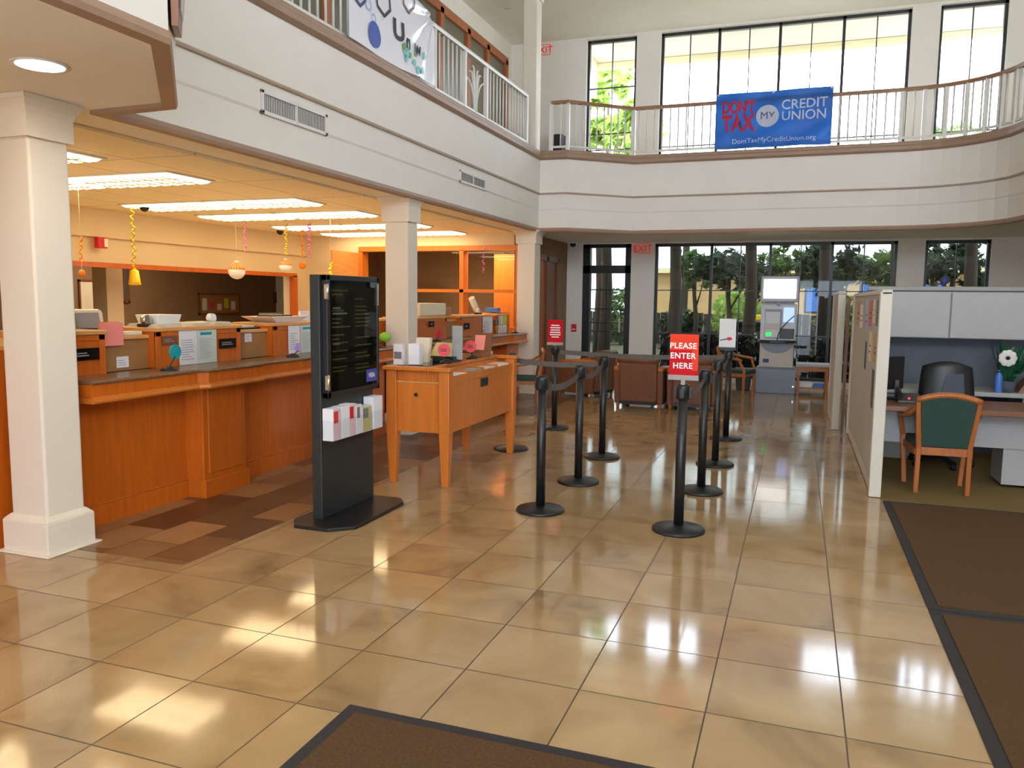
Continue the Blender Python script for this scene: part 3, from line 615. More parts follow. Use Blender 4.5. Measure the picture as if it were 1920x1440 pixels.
for y in (9.75, 11.05): pen(-3.92, y, ZL, ('black pen leaning in its stand on the far ledge before the grey notice' if y < 10 else 'black pen leaning in its stand at the end of the ledge'), 'black', h=.10, r=.006, lean=.08)
# machines and papers on top of the stations
ZT = 1.213
t = thing('office_printer', 'cream office printer standing behind the counter beside the near column', 'printer', (-4.76, 4.21, .82))
obj('body', MB().hexa([(-4.94, 4.04, .82), (-4.60, 4.04, .82), (-4.60, 4.38, .82), (-4.94, 4.38, .82)], [(-4.92, 4.06, 1.33), (-4.64, 4.06, 1.335), (-4.64, 4.36, 1.335), (-4.92, 4.36, 1.33)]), 'plastic_cream', t, bevel=.03)
obj('front_panel', MB().hexa([(-4.605, 4.11, 1.15), (-4.595, 4.11, 1.15), (-4.595, 4.30, 1.15), (-4.605, 4.30, 1.15)], [(-4.64, 4.11, 1.31), (-4.625, 4.11, 1.31), (-4.625, 4.30, 1.31), (-4.64, 4.30, 1.31)]), 'plastic_grey', t); obj('output_tray', MB().box(-4.60, -4.53, 4.06, 4.2, 1.19, 1.205), 'black', t)
def simple(name, label, cat, mb, m, group=None, bevel=0): return obj(name, mb, m, None, label, cat, group, bevel=bevel)
simple('paper_sheet', 'pink paper hanging over the first low transaction panel', 'paper', MB().box(-4.21, -4.195, 3.91, 4.09, 1.168, 1.255).box(-4.196, -4.193, 3.91, 4.09, 1.105, 1.25), 'pink_paper', 'papers on the counter top')
simple('paper_sheet', 'small orange card standing on the first low transaction panel', 'paper', MB().box(-4.45, -4.43, 4.15, 4.29, 1.166, 1.25), 'orange', 'papers on the counter top')
simple('pencil_tray', 'long cream tray across the first low transaction panel', 'tray', MB().box(-4.34, -4.24, 3.98, 4.30, 1.166, 1.19), 'plastic_cream', bevel=.004)
simple('paper_box', 'white box on top of the first full teller station', 'box', MB().hexa([(-4.42, 4.46, ZT), (-4.26, 4.46, ZT), (-4.26, 4.66, ZT), (-4.42, 4.66, ZT)], [(-4.44, 4.44, ZT+.085), (-4.24, 4.44, ZT+.085), (-4.24, 4.68, ZT+.085), (-4.44, 4.68, ZT+.085)]), 'white', bevel=.004)
for i, (a, b, lb) in enumerate(((4.37, 4.62, 'under the white box'), (4.70, 4.90, 'right of the white box'), (4.93, 5.15, 'at the right end of the station'))):
    mb = MB()
    for j in range(4): mb.box(-4.46+.01*RND.random(), -4.18+.01*RND.random(), a+.01*j, b-.008*j, ZT+.006*j, ZT+.006*j+.005)
    simple('paper_stack', 'loose white papers on the first full teller station, %s' % lb, 'papers', mb, 'paper_cream', 'loose papers on the first station')
def stapler(y, label, z=ZT, m='chrome'):
    t = thing('tape_dispenser', label, 'tape dispenser', (-4.3, y, z), 'tape dispensers on the stations')
    obj('base', MB().box(-4.34, -4.26, y-.05, y+.07, z, z+.025), 'black', t, bevel=.008); obj('roll', MB().cyl((-4.32, y, z+.05), (-4.28, y, z+.05), .036, n=18), m, t)
stapler(4.40, 'tape dispenser left of the white box on the first station'); stapler(5.06, 'tape dispenser at the right end of the first station', m='white'); stapler(10.55, 'tape dispenser on the far station near the leaning tube', m='white')
stapler(7.22, 'tape dispenser on the station left of the middle column', m='white')
t = thing('paper_tray', 'white tray on the teller station behind the kiosk', 'tray', (-4.35, 5.98, ZT))
obj('tray', MB().hexa([(-4.45, 5.78, ZT), (-4.22, 5.78, ZT), (-4.22, 6.12, ZT), (-4.45, 6.12, ZT)], [(-4.5, 5.66, ZT+.05), (-4.18, 5.66, ZT+.05), (-4.18, 6.2, ZT+.05), (-4.5, 6.2, ZT+.05)]), 'white', t); obj('papers', MB().box(-4.4, -4.25, 5.75, 6.05, ZT+.05, ZT+.062), 'black', t)
simple('clipboard', 'black clipboard with cream paper on the second low panel', 'clipboard', MB().box(-4.5, -4.24, 5.24, 5.58, 1.166, 1.18), 'black'); simple('paper_stack', 'cream papers on the black clipboard on the second low panel', 'papers', MB().box(-4.46, -4.28, 5.29, 5.55, 1.18, 1.196), 'paper_cream')
simple('card_stand', 'small white card stand at the right end of the white tray', 'card', MB().box(-4.35, -4.32, 6.28, 6.42, ZT, ZT+.09), 'white', bevel=.003)
t = thing('check_printer', 'wide cream check printer on the station past the middle column', 'printer', (-4.42, 9.0, ZT))
obj('body', MB().box(-4.56, -4.28, 8.66, 9.42, ZT, ZT+.16), 'plastic_cream', t, bevel=.015); obj('side_box', MB().box(-4.55, -4.34, 9.44, 9.72, ZT, ZT+.10), 'tan_panel', t, bevel=.006)
simple('mailing_tube', 'pinkish cardboard tube leaning on the far station', 'tube', MB().cyl((-4.36, 10.72, ZT), (-4.40, 10.55, ZT+.23), .045, n=18), 'paper_cream')
simple('business_card_box', 'pale blue box at the far end of the stations', 'box', MB().box(-4.45, -4.25, 11.2, 11.34, 1.24, 1.30), 'blue_light', bevel=.004)
# ------------------------------------------------------------------ kiosk
t = thing('directory_kiosk', 'tall black directory kiosk with a glass case and brochure pocket', 'kiosk', (-2.78, 4.52, 0))
bp = [(-2.98, 4.22), (-2.90, 4.105), (-2.66, 4.105), (-2.53, 4.22), (-2.53, 4.86), (-2.60, 4.96), (-2.90, 4.96), (-2.98, 4.86)]
obj('base_plate', MB().prism(bp, 0, .022), 'black_metal', t, bevel=.004)
obj('panel', MB().box(-2.875, -2.805, 4.275, 4.93, .022, 1.575), 'kiosk_black', t, bevel=.004)
cs = obj('display_case', MB().box(-2.805, -2.765, 4.30, 4.955, .80, .835).box(-2.805, -2.765, 4.30, 4.955, 1.54, 1.575).box(-2.805, -2.765, 4.30, 4.335, .80, 1.575).box(-2.805, -2.765, 4.925, 4.955, .80, 1.575), 'black_metal', t, bevel=.003)
obj('glass_door', MB().box(-2.772, -2.768, 4.335, 4.925, .835, 1.54), 'glass_case', cs)
obj('directory_board', MB().box(-2.804, -2.795, 4.335, 4.925, .835, 1.54), 'black', cs)
mb = MB()
for c0, c1, r0 in ((4.40, 4.62, 0), (4.68, 4.90, 2)):
    for i in range(r0, 22):
        z = 1.475-i*.026
        if RND.random() < .72: l = RND.uniform(.3, 1); mb.add([(-2.7945, c0, z), (-2.7945, c0+(c1-c0)*l, z), (-2.7945, c0+(c1-c0)*l, z+.008), (-2.7945, c0, z+.008)], [(0, 1, 2, 3)])
obj('directory_lines', mb, 'brochure_tan', cs, label='small yellow directory lines')
mb = MB()
for z, l in ((1.36, .09), (1.325, .17), (1.13, .08)): mb.add([(-2.794, 4.41, z), (-2.794, 4.41+l, z), (-2.794, 4.41+l, z+.012), (-2.794, 4.41, z+.012)], [(0, 1, 2, 3)])
obj('heading_lines', mb, 'white', cs, label='white directory headings')
bd = obj('card_badge', MB().box(-2.7675, -2.7655, 4.775, 4.915, .86, .945), 'navy_badge', cs, label='blue VISA badge')
obj('lettering', on_x(text_mb('VISA', .03, spacing=1.0, bold=.03), -2.765, 4.845, .889), 'white', bd)
for z in (1.47, .90): obj('hinge', MB().box(-2.775, -2.755, 4.283, 4.305, z-.045, z+.045).cyl((-2.757, 4.292, z-.05), (-2.757, 4.292, z+.05), .008), 'chrome', cs, label='chrome hinge')
obj('lock_strip', MB().box(-2.766, -2.760, 4.925, 4.94, 1.38, 1.53), 'chrome', cs)
pk = obj('brochure_pocket', MB().box(-2.805, -2.715, 4.28, 4.93, .525, .529).box(-2.718, -2.715, 4.28, 4.93, .525, .66).box(-2.805, -2.715, 4.28, 4.283, .525, .66).box(-2.805, -2.715, 4.927, 4.93, .525, .66), 'glass_acrylic', t)
def brochure(y0, y1, z1, m, lb, band=None, lean=.0):
    z0 = .531; b = thing('brochure_stack', lb, 'brochures', (-2.76, (y0+y1)/2, z0), 'brochures in the kiosk pocket')
    x0, x1 = -2.80, -2.725
    obj('pages', MB().hexa([(x0, y0, z0), (x1, y0, z0), (x1, y1, z0), (x0, y1, z0)], [(x0, y0+lean, z1), (x1, y0+lean, z1), (x1, y1+lean, z1), (x0, y1+lean, z1)]), 'paper', b)
    obj('cover', MB().hexa([(x1, y0+.004, z0+.004), (x1+.003, y0+.004, z0+.004), (x1+.003, y1-.004, z0+.004), (x1, y1-.004, z0+.004)], [(x1, y0+.004+lean, z1-.004), (x1+.003, y0+.004+lean, z1-.004), (x1+.003, y1-.004+lean, z1-.004), (x1, y1-.004+lean, z1-.004)]), m, b)
    if band: h = z1-z0; obj('printed_band', MB().box(x1+.0035, x1+.0045, y0+.006+lean*.6, y0+(y1-y0)*.62+lean*.6, z0+h*.55, z0+h*.92), band, b)
brochure(4.285, 4.375, .735, 'brochure_pink', 'pale pink and red brochures at the left end of the kiosk pocket', 'brochure_red')
brochure(4.385, 4.47, .738, 'paper', 'plain white brochures second in the kiosk pocket')
brochure(4.475, 4.56, .742, 'brochure_pink', 'pale pink brochures with a red band in the middle of the kiosk pocket', 'red')
brochure(4.565, 4.635, .728, 'paper', 'thin white brochures right of the red ones in the pocket', 'brochure_grey')
brochure(4.645, 4.765, .705, 'brochure_tan', 'grey and tan brochures in the kiosk pocket', 'brochure_grey')
brochure(4.79, 4.92, .755, 'paper', 'tallest white brochures at the right end of the kiosk pocket')
# ------------------------------------------------------------------ check-writing desk
t = thing('writing_desk', 'orange wood check-writing desk on tapered legs beside the kiosk', 'desk', (-2.70, 6.2, 0))
xa, xb, ya, yb = -2.97, -2.445, 5.43, 6.96
obj('body', MB().box(xa+.03, xb-.02, ya+.03, yb-.03, .41, .795), 'wood_desk', t)
g = MB().box(xa+.035, xb-.19, ya+.035, yb-.035, .80, .885).box(xb-.19, xb-.04, ya+.035, ya+.06, .80, .885)
for i in range(20): x = xa+.09+(xb-xa-.18)*i/19; g.box(x-.004, x+.004, ya+.027, ya+.036, .80, .885)
obj('beaded_frieze', g, 'wood_desk', t); obj('molding', MB().box(xa+.02, xb-.012, ya+.02, yb-.02, .788, .802), 'wood_pale_lit', t, bevel=.004)
for x, y in ((xa+.04, ya+.04), (xb-.04, ya+.04), (xb-.04, yb-.04), (xa+.04, yb-.04)):
    h, l = .042, .026; obj('leg', MB().hexa([(x-l, y-l, 0), (x+l, y-l, 0), (x+l, y+l, 0), (x-l, y+l, 0)], [(x-h, y-h, .42), (x+h, y-h, .42), (x+h, y+h, .42), (x-h, y+h, .42)]).box(x-h, x+h, y-h, y+h, .42, .886), 'wood_desk', t, bevel=.004)
obj('top', MB().box(xa-.025, xb-.185, ya-.025, yb+.025, .886, .915).box(xb-.185, xb+.02, ya-.025, ya+.06, .886, .915).box(xb-.185, xb+.02, yb-.06, yb+.025, .886, .915), 'wood_desk', t, bevel=.006)
obj('glass_inlay', MB().box(xa+.05, xb-.205, ya+.08, yb-.08, .9151, .918), 'black_gloss', t, label='dark glass inlay in the top')
tr = obj('slip_trough', MB().box(xb-.185, xb-.17, ya+.06, yb-.06, .80, .886).box(xb-.17, xb-.01, ya+.06, yb-.06, .80, .81).box(xb-.022, xb-.008, ya+.06, yb-.06, .795, .845), 'wood_desk', t)
for i in range(5): y = ya+.10+i*(yb-ya-.2)/4; obj('divider', MB().box(xb-.17, xb-.022, y-.004, y+.004, .81, .865), 'wood_desk', tr)
obj('lock', MB().cyl((-2.73, ya+.03, .70), (-2.73, ya+.018, .70), .014, n=14), 'black', t); obj('outlet_plate', MB().box(xb-.021, xb-.012, 6.12, 6.27, .705, .775), 'black', t, bevel=.002)
for i in range(4):
    y = ya+.12+i*(yb-ya-.2)/4
    simple('deposit_slips', 'stack of pale slips in the desk trough, %s compartment from the kiosk' % ('first', 'second', 'third', 'fourth')[i], 'slips', MB().box(xb-.165, xb-.028, y, y+.27, .8105, .850+.008*(i % 2)), ('paper', 'plastic_grey', 'paper_green', 'paper')[i], 'slips in the desk trough')
ZD = .9185
def holder(x0, x1, y0, y1, h, m, label, lean=0):
    b = thing('brochure_holder', label, 'brochure holder', ((x0+x1)/2, (y0+y1)/2, .9155), 'holders on the desk'); z = .9155
    z = .9185 if (x0 > xa+.04) else z
    obj('holder', MB().hexa([(x0, y0, z), (x1, y0, z), (x1, y1, z), (x0, y1, z)], [(x0, y0+lean, z+h*.45), (x1, y0+lean, z+h*.45), (x1, y1+lean, z+h*.45), (x0, y1+lean, z+h*.45)]), 'glass_acrylic', b)
    obj('leaflets', MB().hexa([(x0+.004, y0+.008, z+.004), (x1-.004, y0+.008, z+.004), (x1-.004, y1-.004, z+.004), (x0+.004, y1-.004, z+.004)], [(x0+.004, y0+.008+lean*1.6, z+h), (x1-.004, y0+.008+lean*1.6, z+h), (x1-.004, y1-.004+lean*1.6, z+h), (x0+.004, y1-.004+lean*1.6, z+h)]), m, b); return b
b = holder(-2.955, -2.87, 5.50, 5.56, .165, 'paper', 'clear holder of white and grey leaflets at the desk corner by the kiosk'); obj('printed_band', MB().box(-2.945, -2.88, 5.5065, 5.508, .965, 1.02), 'brochure_grey', b)
holder(-2.845, -2.745, 5.54, 5.62, .165, 'paper', 'white leaflet holder second from the kiosk on the desk')
holder(-2.93, -2.80, 5.80, 5.86, .20, 'paper_cream', 'leaning pale grey leaflet holder on the desk behind the white one', lean=.03)
t = thing('desk_calendar', 'tan desk calendar with a blue patch on a black base', 'calendar', (-2.74, 6.02, ZD))
obj('base', MB().box(-2.82, -2.62, 5.93, 6.10, ZD, ZD+.045), 'black', t, bevel=.006); obj('page_block', MB().hexa([(-2.86, 5.96, ZD+.045), (-2.66, 5.96, ZD+.045), (-2.66, 6.08, ZD+.045), (-2.86, 6.08, ZD+.045)], [(-2.83, 6.03, ZD+.15), (-2.68, 6.03, ZD+.15), (-2.68, 6.07, ZD+.15), (-2.83, 6.07, ZD+.15)]), 'brochure_tan', t); obj('picture', MB().hexa([(-2.80, 5.978, ZD+.07), (-2.72, 5.978, ZD+.07), (-2.72, 5.984, ZD+.07), (-2.80, 5.984, ZD+.07)], [(-2.79, 6.012, ZD+.125), (-2.73, 6.012, ZD+.125), (-2.73, 6.02, ZD+.125), (-2.79, 6.02, ZD+.125)]), 'blue_dark', t)
def desk_disc(x, y, label, word):
    o = pen(x, y, ZD, label, 'pink', h=.075, r=.052, lean=0)
    o['group'] = 'pens with round discs'; obj('lettering', on_y(bars_text(.07, .03, 2, RND, lh=.4, left=False), 0, -.0535, .105), 'ink', o)
    for c in o.children:
        if c.name.startswith('disc'): c.data = MBmesh(MB().cyl((0, -.052, .105), (0, -.040, .105), .052, n=24, smooth=False)); c.data.materials.append(M['pink'])
        if c.name.startswith('stem'): c.data = MBmesh(MB().cyl((0, 0, .02), (0, -.042, .08), .004, n=8)); c.data.materials.append(M['black'])
def MBmesh(mb):
    me = bpy.data.meshes.new('disc'); me.from_pydata(mb.v, [], mb.f); return me
desk_disc(-2.66, 5.86, 'pink disc with writing on the desk beside the calendar', 'use me')
desk_disc(-2.665, 6.42, 'pink disc with writing on the desk before the slanted brochure stand', 'use me')
t = thing('sign_holder', 'tall clear sign holder with grey sheets on the desk', 'sign holder', (-2.61, 6.14, ZD))
obj('foot', MB().box(-2.67, -2.56, 5.94, 6.03, ZD, ZD+.006), 'glass_acrylic', t); obj('upright', MB().hexa([(-2.66, 5.97, ZD+.006), (-2.565, 5.97, ZD+.006), (-2.565, 5.974, ZD+.006), (-2.66, 5.974, ZD+.006)], [(-2.68, 6.0, ZD+.30), (-2.575, 6.0, ZD+.30), (-2.575, 6.004, ZD+.30), (-2.68, 6.004, ZD+.30)]), 'glass_acrylic', t)
obj('sheet', MB().hexa([(-2.655, 5.976, ZD+.02), (-2.57, 5.976, ZD+.02), (-2.57, 5.979, ZD+.02), (-2.655, 5.979, ZD+.02)], [(-2.675, 6.006, ZD+.295), (-2.58, 6.006, ZD+.295), (-2.58, 6.009, ZD+.295), (-2.675, 6.009, ZD+.295)]), 'sheet_grey', t)
t = thing('brochure_stand', 'slanted brown brochure stand with a picture near the far end of the desk', 'brochure stand', (-2.68, 6.7, ZD))
obj('back', MB().hexa([(-2.76, 6.60, ZD), (-2.58, 6.60, ZD), (-2.58, 6.64, ZD), (-2.76, 6.64, ZD)], [(-2.80, 6.72, ZD+.21), (-2.60, 6.72, ZD+.21), (-2.60, 6.75, ZD+.21), (-2.80, 6.75, ZD+.21)]), 'wood_brown', t); obj('picture', MB().hexa([(-2.73, 6.620, ZD+.06), (-2.64, 6.620, ZD+.06), (-2.64, 6.63, ZD+.06), (-2.73, 6.63, ZD+.06)], [(-2.75, 6.693, ZD+.19), (-2.65, 6.693, ZD+.19), (-2.65, 6.70, ZD+.19), (-2.75, 6.70, ZD+.19)]), 'pink_paper', t)
simple('pen_cup', 'small cream dish on the desk near the trough', 'dish', MB().lathe([(.03, ZD), (.045, ZD+.012), (.04, ZD+.035), (.02, ZD+.04)], (-2.69, 6.86), n=16), 'paper_cream')
# ------------------------------------------------------------------ stanchions
def stanchion(x, y, label, h=.93):
    t = thing('stanchion', label, 'stanchion', (x, y, 0), 'black queue stanchions', local=True)
    obj('base', MB().lathe([(.165, 0), (.165, .012), (.155, .022), (.06, .034), (.035, .04)], n=36), 'black_metal', t)
    obj('post', MB().cyl((0, 0, .03), (0, 0, h-.09), .031, n=18), 'black_metal', t)
    obj('head', MB().lathe([(.031, h-.10), (.042, h-.095), (.042, h-.02), (.036, h-.004), (.012, h)], n=18).box(-.05, .05, -.012, .012, h-.085, h-.03).box(-.012, .012, -.05, .05, h-.085, h-.03), 'black_metal', t)
    return t
st = [((-1.60, 5.08), 'front stanchion of the left queue row'), ((-1.58, 6.0), 'second stanchion of the left queue row'), ((-1.64, 7.06), 'third stanchion of the left queue row, where the rope turns'), ((-2.54, 7.10), 'stanchion standing close behind the writing desk leg'), ((-2.52, 8.47), 'stanchion under the far red sign by the teller line'), ((-.65, 4.96), 'front stanchion of the right row under the please enter here sign'), ((-.635, 6.06), 'second stanchion of the right queue row'), ((-.635, 7.13), 'third stanchion of the right queue row'), ((-.66, 8.53), 'last stanchion of the right row under the white sign')]
ST = []
S0 = stanchion(0, 0, 'x'); 
for i, ((x, y), lb) in enumerate(st):
    lb = 'black '+lb
    if i == 0: S0.location = (x, y, 0); S0['label'] = lb; ST.append(S0)
    else: ST.append(dup(S0, (x, y, 0), 0, lb))
def belt(i, j, sag=.05, z=.86):
    a = Vector((*st[i][0], z)); b = Vector((*st[j][0], z)); n = 14; d = (b-a).normalized(); a = a+d*.04; b = b-d*.04; mb = MB(); vs = []
    nrm = Vector((-d.y, d.x, 0))*.0012
    for k in range(n+1):
        u = k/n; p = a.lerp(b, u); p.z -= sag*4*u*(1-u); vs += [p+nrm-Vector((0, 0, .024)), p-nrm-Vector((0, 0, .024)), p-nrm+Vector((0, 0, .024)), p+nrm+Vector((0, 0, .024))]
    mb.add(vs, [(k*4+m, k*4+(m+1) % 4, k*4+4+(m+1) % 4, k*4+4+m) for k in range(n) for m in range(4)])
    o = st[i][0]; ORG[ST[i].name] = Vector((o[0], o[1], 0)); obj('belt', mb, 'belt', ST[i], label='grey retractable belt')
for i, j in ((0, 1), (1, 2), (3, 2), (4, 8), (5, 6), (6, 7), (7, 8)): belt(i, j, .025 if i in (3, 4) else .05)
def post_sign(x, y, z0, z1, wd, label, kind):
    t = thing('queue_sign', label, 'sign', (x, y, z0-.05), 'signs on the queue stanchions'); x0, x1 = x-wd/2, x+wd/2
    obj('bracket', MB().box(x-.012, x+.012, y-.012, y+.012, .925, z0-.02).box(x0-.005, x1+.005, y-.014, y+.012, z0-.03, z0), 'plastic_grey' if kind != 'white' else 'black', t)
    obj('panel', MB().box(x0, x1, y-.004, y+.004, z0, z1), {'enter': 'red_sign', 'white': 'paper', 'wait': 'red_sign'}[kind], t)
    h = z1-z0
    if kind == 'enter':
        obj('reflection_band', MB().box(x1-wd*.22, x1, y-.0048, y-.004, z0+h*.12, z1).box(x0, x1-wd*.22, y-.0048, y-.004, z0+h*.62, z1), 'sign_reflection', t)  # reflection on the sign, painted as an orange band
        for k, wrd in enumerate(('PLEASE', 'ENTER', 'HERE')): obj('lettering', on_y(text_mb(wrd, h*.135, spacing=1.08, bold=.022), x-.006, y-.0056, z0+h*(.655-.245*k)), 'white', t)
    elif kind == 'wait':
        obj('lettering', on_y(bars_text(wd*.85, h*.62, 6, random.Random(3), fill=.98, lh=.5, left=False), x, y-.0056, z0+h*.5), 'white', t)
    else:
        obj('logo', on_y(disc2(.028, ry=.018), x+.02, y-.0056, z0+h*.30), 'red', t); obj('blue_swoosh', on_y(MB().add([(-.075, -.012, 0), (-.01, .0, 0), (.0, .016, 0), (-.075, -.002, 0)], [(0, 1, 2, 3)]), x, y-.0052, z0+h*.26), 'blue', t)
post_sign(-.647, 4.93, .985, 1.235, .172, 'red please enter here sign on the front right stanchion', 'enter')
post_sign(-2.515, 8.44, .965, 1.212, .172, 'red sign with white lines of text on the far left stanchion', 'wait')
post_sign(-.68, 8.50, .965, 1.258, .165, 'white sign with a red and blue logo on the last stanchion', 'white')
# ------------------------------------------------------------------ chairs
def wood_chair(label):
    t = thing('guest_chair', label, 'chair', (0, 0, 0), 'wood framed guest chairs', local=True); m = 'wood_chair'
    for s in (-1, 1):
        obj('leg', MB().bar((s*.175, 0, 0), (s*.172, 0, .36), .034, .04, (0, 1, 0), .036, .05).bar((s*.172, 0, .35), (s*.205, -.065, .715), .036, .05, (0, 1, 0), .032, .036), m, t, bevel=.006)
        obj('leg', MB().bar((s*.20, .36, 0), (s*.225, .37, .40), .036, .036, (0, 1, 0)).bar((s*.225, .37, .39), (s*.262, .30, .555), .036, .034, (0, 1, 0), .034, .03), m, t, bevel=.006)
        obj('armrest', MB().tube([(s*.20, -.055, .665), (s*.235, .05, .60), (s*.258, .18, .575), (s*.262, .30, .562), (s*.25, .345, .548)], [.016, .019, .021, .02, .015], n=8), m, t)
        obj('side_rail', MB().bar((s*.185, 0, .315), (s*.215, .37, .325), .024, .05), m, t)
    n = 10; pts = [(-.215+.43*i/n, -.068+.0*abs(i-5), .715+.045*(1-((i-5)/5)**2)) for i in range(n+1)]
    obj('top_rail', MB().tube(pts, .024, n=8), m, t); obj('lower_rail', MB().bar((-.175, -.004, .325), (.175, -.004, .325), .028, .062), m, t, bevel=.005); obj('front_rail', MB().bar((-.21, .37, .33), (.21, .37, .33), .024, .05), m, t)
    def back(u, v): x = (-.155-.03*v+(.31+.06*v)*u); return (x, -.005-.058*v-.02*sin(pi*u)*0, .362+.35*v+.035*v*sin(pi*u))
    def slab(th):
        b = MB(); b.grid(lambda u, v: (lambda p: (p[0], p[1]-th, p[2]))(back(u, v)), 8, 6); b.grid(lambda u, v: (lambda p: (p[0], p[1]+th, p[2]))(back(1-u, v)), 8, 6)
        rim = [(i/8, 0) for i in range(8)]+[(1, j/6) for j in range(6)]+[(1-i/8, 1) for i in range(8)]+[(0, 1-j/6) for j in range(6)]
        vs = []; 
        for u, v in rim: p = back(u, v); vs += [(p[0], p[1]-th, p[2]), (p[0], p[1]+th, p[2])]
        k = len(rim); b.add(vs, [(2*i, 2*((i+1) % k), 2*((i+1) % k)+1, 2*i+1) for i in range(k)]); return b
    obj('backrest', slab(.018), 'green_fabric', t)
    obj('seat', MB().hexa([(-.185, .01, .335), (.185, .01, .335), (.215, .395, .335), (-.215, .395, .335)], [(-.18, .015, .395), (.18, .015, .395), (.21, .395, .40), (-.21, .395, .40)]), 'green_fabric', t, bevel=.018); return t
c0 = wood_chair('wood armchair with a dark green padded back at the cubicle desk'); c0.location = (1.075, 6.66, .004); c0.rotation_euler = (0, 0, .04)
dup(c0, (-3.30, 10.25, .003), pi*.62, 'wood armchair with dark padded back at the far end of the teller counter')
dup(c0, (-1.02, 12.75, 0), -pi/2-.3, 'wood armchair half hidden behind the right queue row, before the window')
def club_chair(label):
    t = thing('club_chair', label, 'armchair', (0, 0, 0), 'brown leather club chairs', local=True); wd = .33
    obj('back', MB().hexa([(-.25, .0, .09), (.25, .0, .09), (.25, .16, .09), (-.25, .16, .09)], [(-.255, -.045, .62), (.255, -.045, .62), (.25, .13, .62), (-.25, .13, .62)]), 'leather', t, bevel=.02)
    obj('headroll', MB().tube([(-.27, -.02, .64), (-.26, -.01, .645), (0, -.012, .65), (.26, -.01, .645), (.27, -.02, .64)], [.03, .05, .055, .05, .03], n=12), 'leather', t)
    for s in (-1, 1):
        a = obj('arm', MB().hexa([(min(s*.25, s*.325), .03, .06), (max(s*.25, s*.325), .03, .06), (max(s*.25, s*.325), .66, .06), (min(s*.25, s*.325), .66, .06)], [(min(s*.25, s*.33), -.01, .50), (max(s*.25, s*.33), -.01, .50), (max(s*.25, s*.33), .66, .48), (min(s*.25, s*.33), .66, .48)]), 'leather', t, bevel=.015)
        obj('arm_cap', MB().tube([(s*.292, -.02, .50), (s*.292, .0, .53), (s*.292, .2, .53), (s*.292, .62, .505)], [.032, .042, .042, .04], n=10), 'wood_chair', a, label='wood arm cap')
        for y in (.06, .62): obj('foot', MB().cyl((s*.28, y, 0), (s*.28, y, .07), .02, .028, n=10), 'wood_chair', t)
    obj('seat', MB().box(-.25, .25, .12, .66, .10, .28).box(-.245, .245, .14, .68, .28, .38), 'leather', t, bevel=.03)
    obj('base_shadow_rail', MB().box(-.24, .24, .01, .6, .055, .10), 'black', t); return t  # black slab standing in for the shadow under the seat
k0 = club_chair('brown leather club chair seen from behind, left of the pair'); k0.location = (-1.965, 10.46, 0); k0.rotation_euler = (0, 0, -.04)
dup(k0, (-1.27, 10.52, 0), .0, 'brown leather club chair seen from behind, right of the pair under the red sign')
for c in k0.children:
    if c.name.startswith('base_shadow_rail'): c.name = 'base_rail'
for o in list(bpy.data.objects):
    if o.name.startswith('base_shadow_rail'): o.name = 'base_rail'
dup(k0, (-2.66, 11.55, 0), 1.25, 'brown leather club chair farther back, turned toward the pair')
# ------------------------------------------------------------------ window side: table, bin, machine
t = thing('side_table', 'low wood side table with magazines below it by the wide window', 'table', (.25, 13.45, 0))
for x in (.04, .46):
    for y in (13.28, 13.68): obj('leg', MB().box(x-.022, x+.022, y-.022, y+.022, 0, .43), 'wood_chair', t, bevel=.004)
obj('top', MB().box(-.0, .50, 13.24, 13.72, .43, .47), 'cabinet_grey', t, bevel=.005); obj('apron', MB().box(.03, .47, 13.27, 13.29, .36, .43).box(.03, .47, 13.67, 13.69, .36, .43).box(.03, .05, 13.27, 13.69, .36, .43).box(.45, .47, 13.27, 13.69, .36, .43), 'wood_chair', t); obj('shelf', MB().box(.03, .47, 13.27, 13.69, .08, .10), 'wood_chair', t)
for i, (a, b) in enumerate(((.07, .25), (.27, .43))): simple('magazine_pile', ('left' if i == 0 else 'right')+' pile of magazines on the shelf of the side table', 'magazines', MB().box(a, b, 13.34, 13.6, .10, .135).box(a+.01, b-.005, 13.35, 13.59, .135, .16), ('white', 'blue_light')[i], 'magazines on the side table shelf')
t = thing('waste_bin', 'black waste bin beside the machine by the window', 'bin', (-.80, 13.5, 0))
obj('body', MB().hexa([(-.90, 13.40, 0), (-.70, 13.40, 0), (-.70, 13.60, 0), (-.90, 13.60, 0)], [(-.93, 13.37, .33), (-.67, 13.37, .33), (-.67, 13.63, .33), (-.93, 13.63, .33)]), 'black', t, bevel=.01); obj('rim', MB().box(-.94, -.66, 13.36, 13.64, .33, .35), 'black', t)
t = thing('cash_machine', 'grey freestanding cash machine with a bright lit sign on top', 'ATM', (-.30, 13.45, 0))
obj('base_cabinet', MB().box(-.605, -.0, 13.14, 13.75, 0, .385).box(-.58, -.02, 13.16, 13.74, .385, .405), 'atm_grey', t, bevel=.008); obj('chrome_lock', MB().cyl((-.03, 13.14, .12), (-.03, 13.128, .12), .012), 'chrome', t)
md = obj('safe_door', MB().box(-.555, -.045, 13.20, 13.74, .405, .80), 'atm_beige', t, bevel=.012); obj('maker_plate', MB().box(-.50, -.41, 13.193, 13.2, .48, .54), 'blue_dark', md)
obj('knee_curve', MB().add([(-.30+.24*cos(a), 13.192, .79+.16*sin(a)) for a in [pi+pi*i/16 for i in range(17)]], [tuple(range(17))]), 'atm_grey', md)
obj('shelf', MB().prism([(-.60, 13.28), (-.56, 13.10), (-.40, 13.04), (-.18, 13.04), (-.02, 13.10), (.0, 13.28)], .80, .835), 'black', t, bevel=.005)
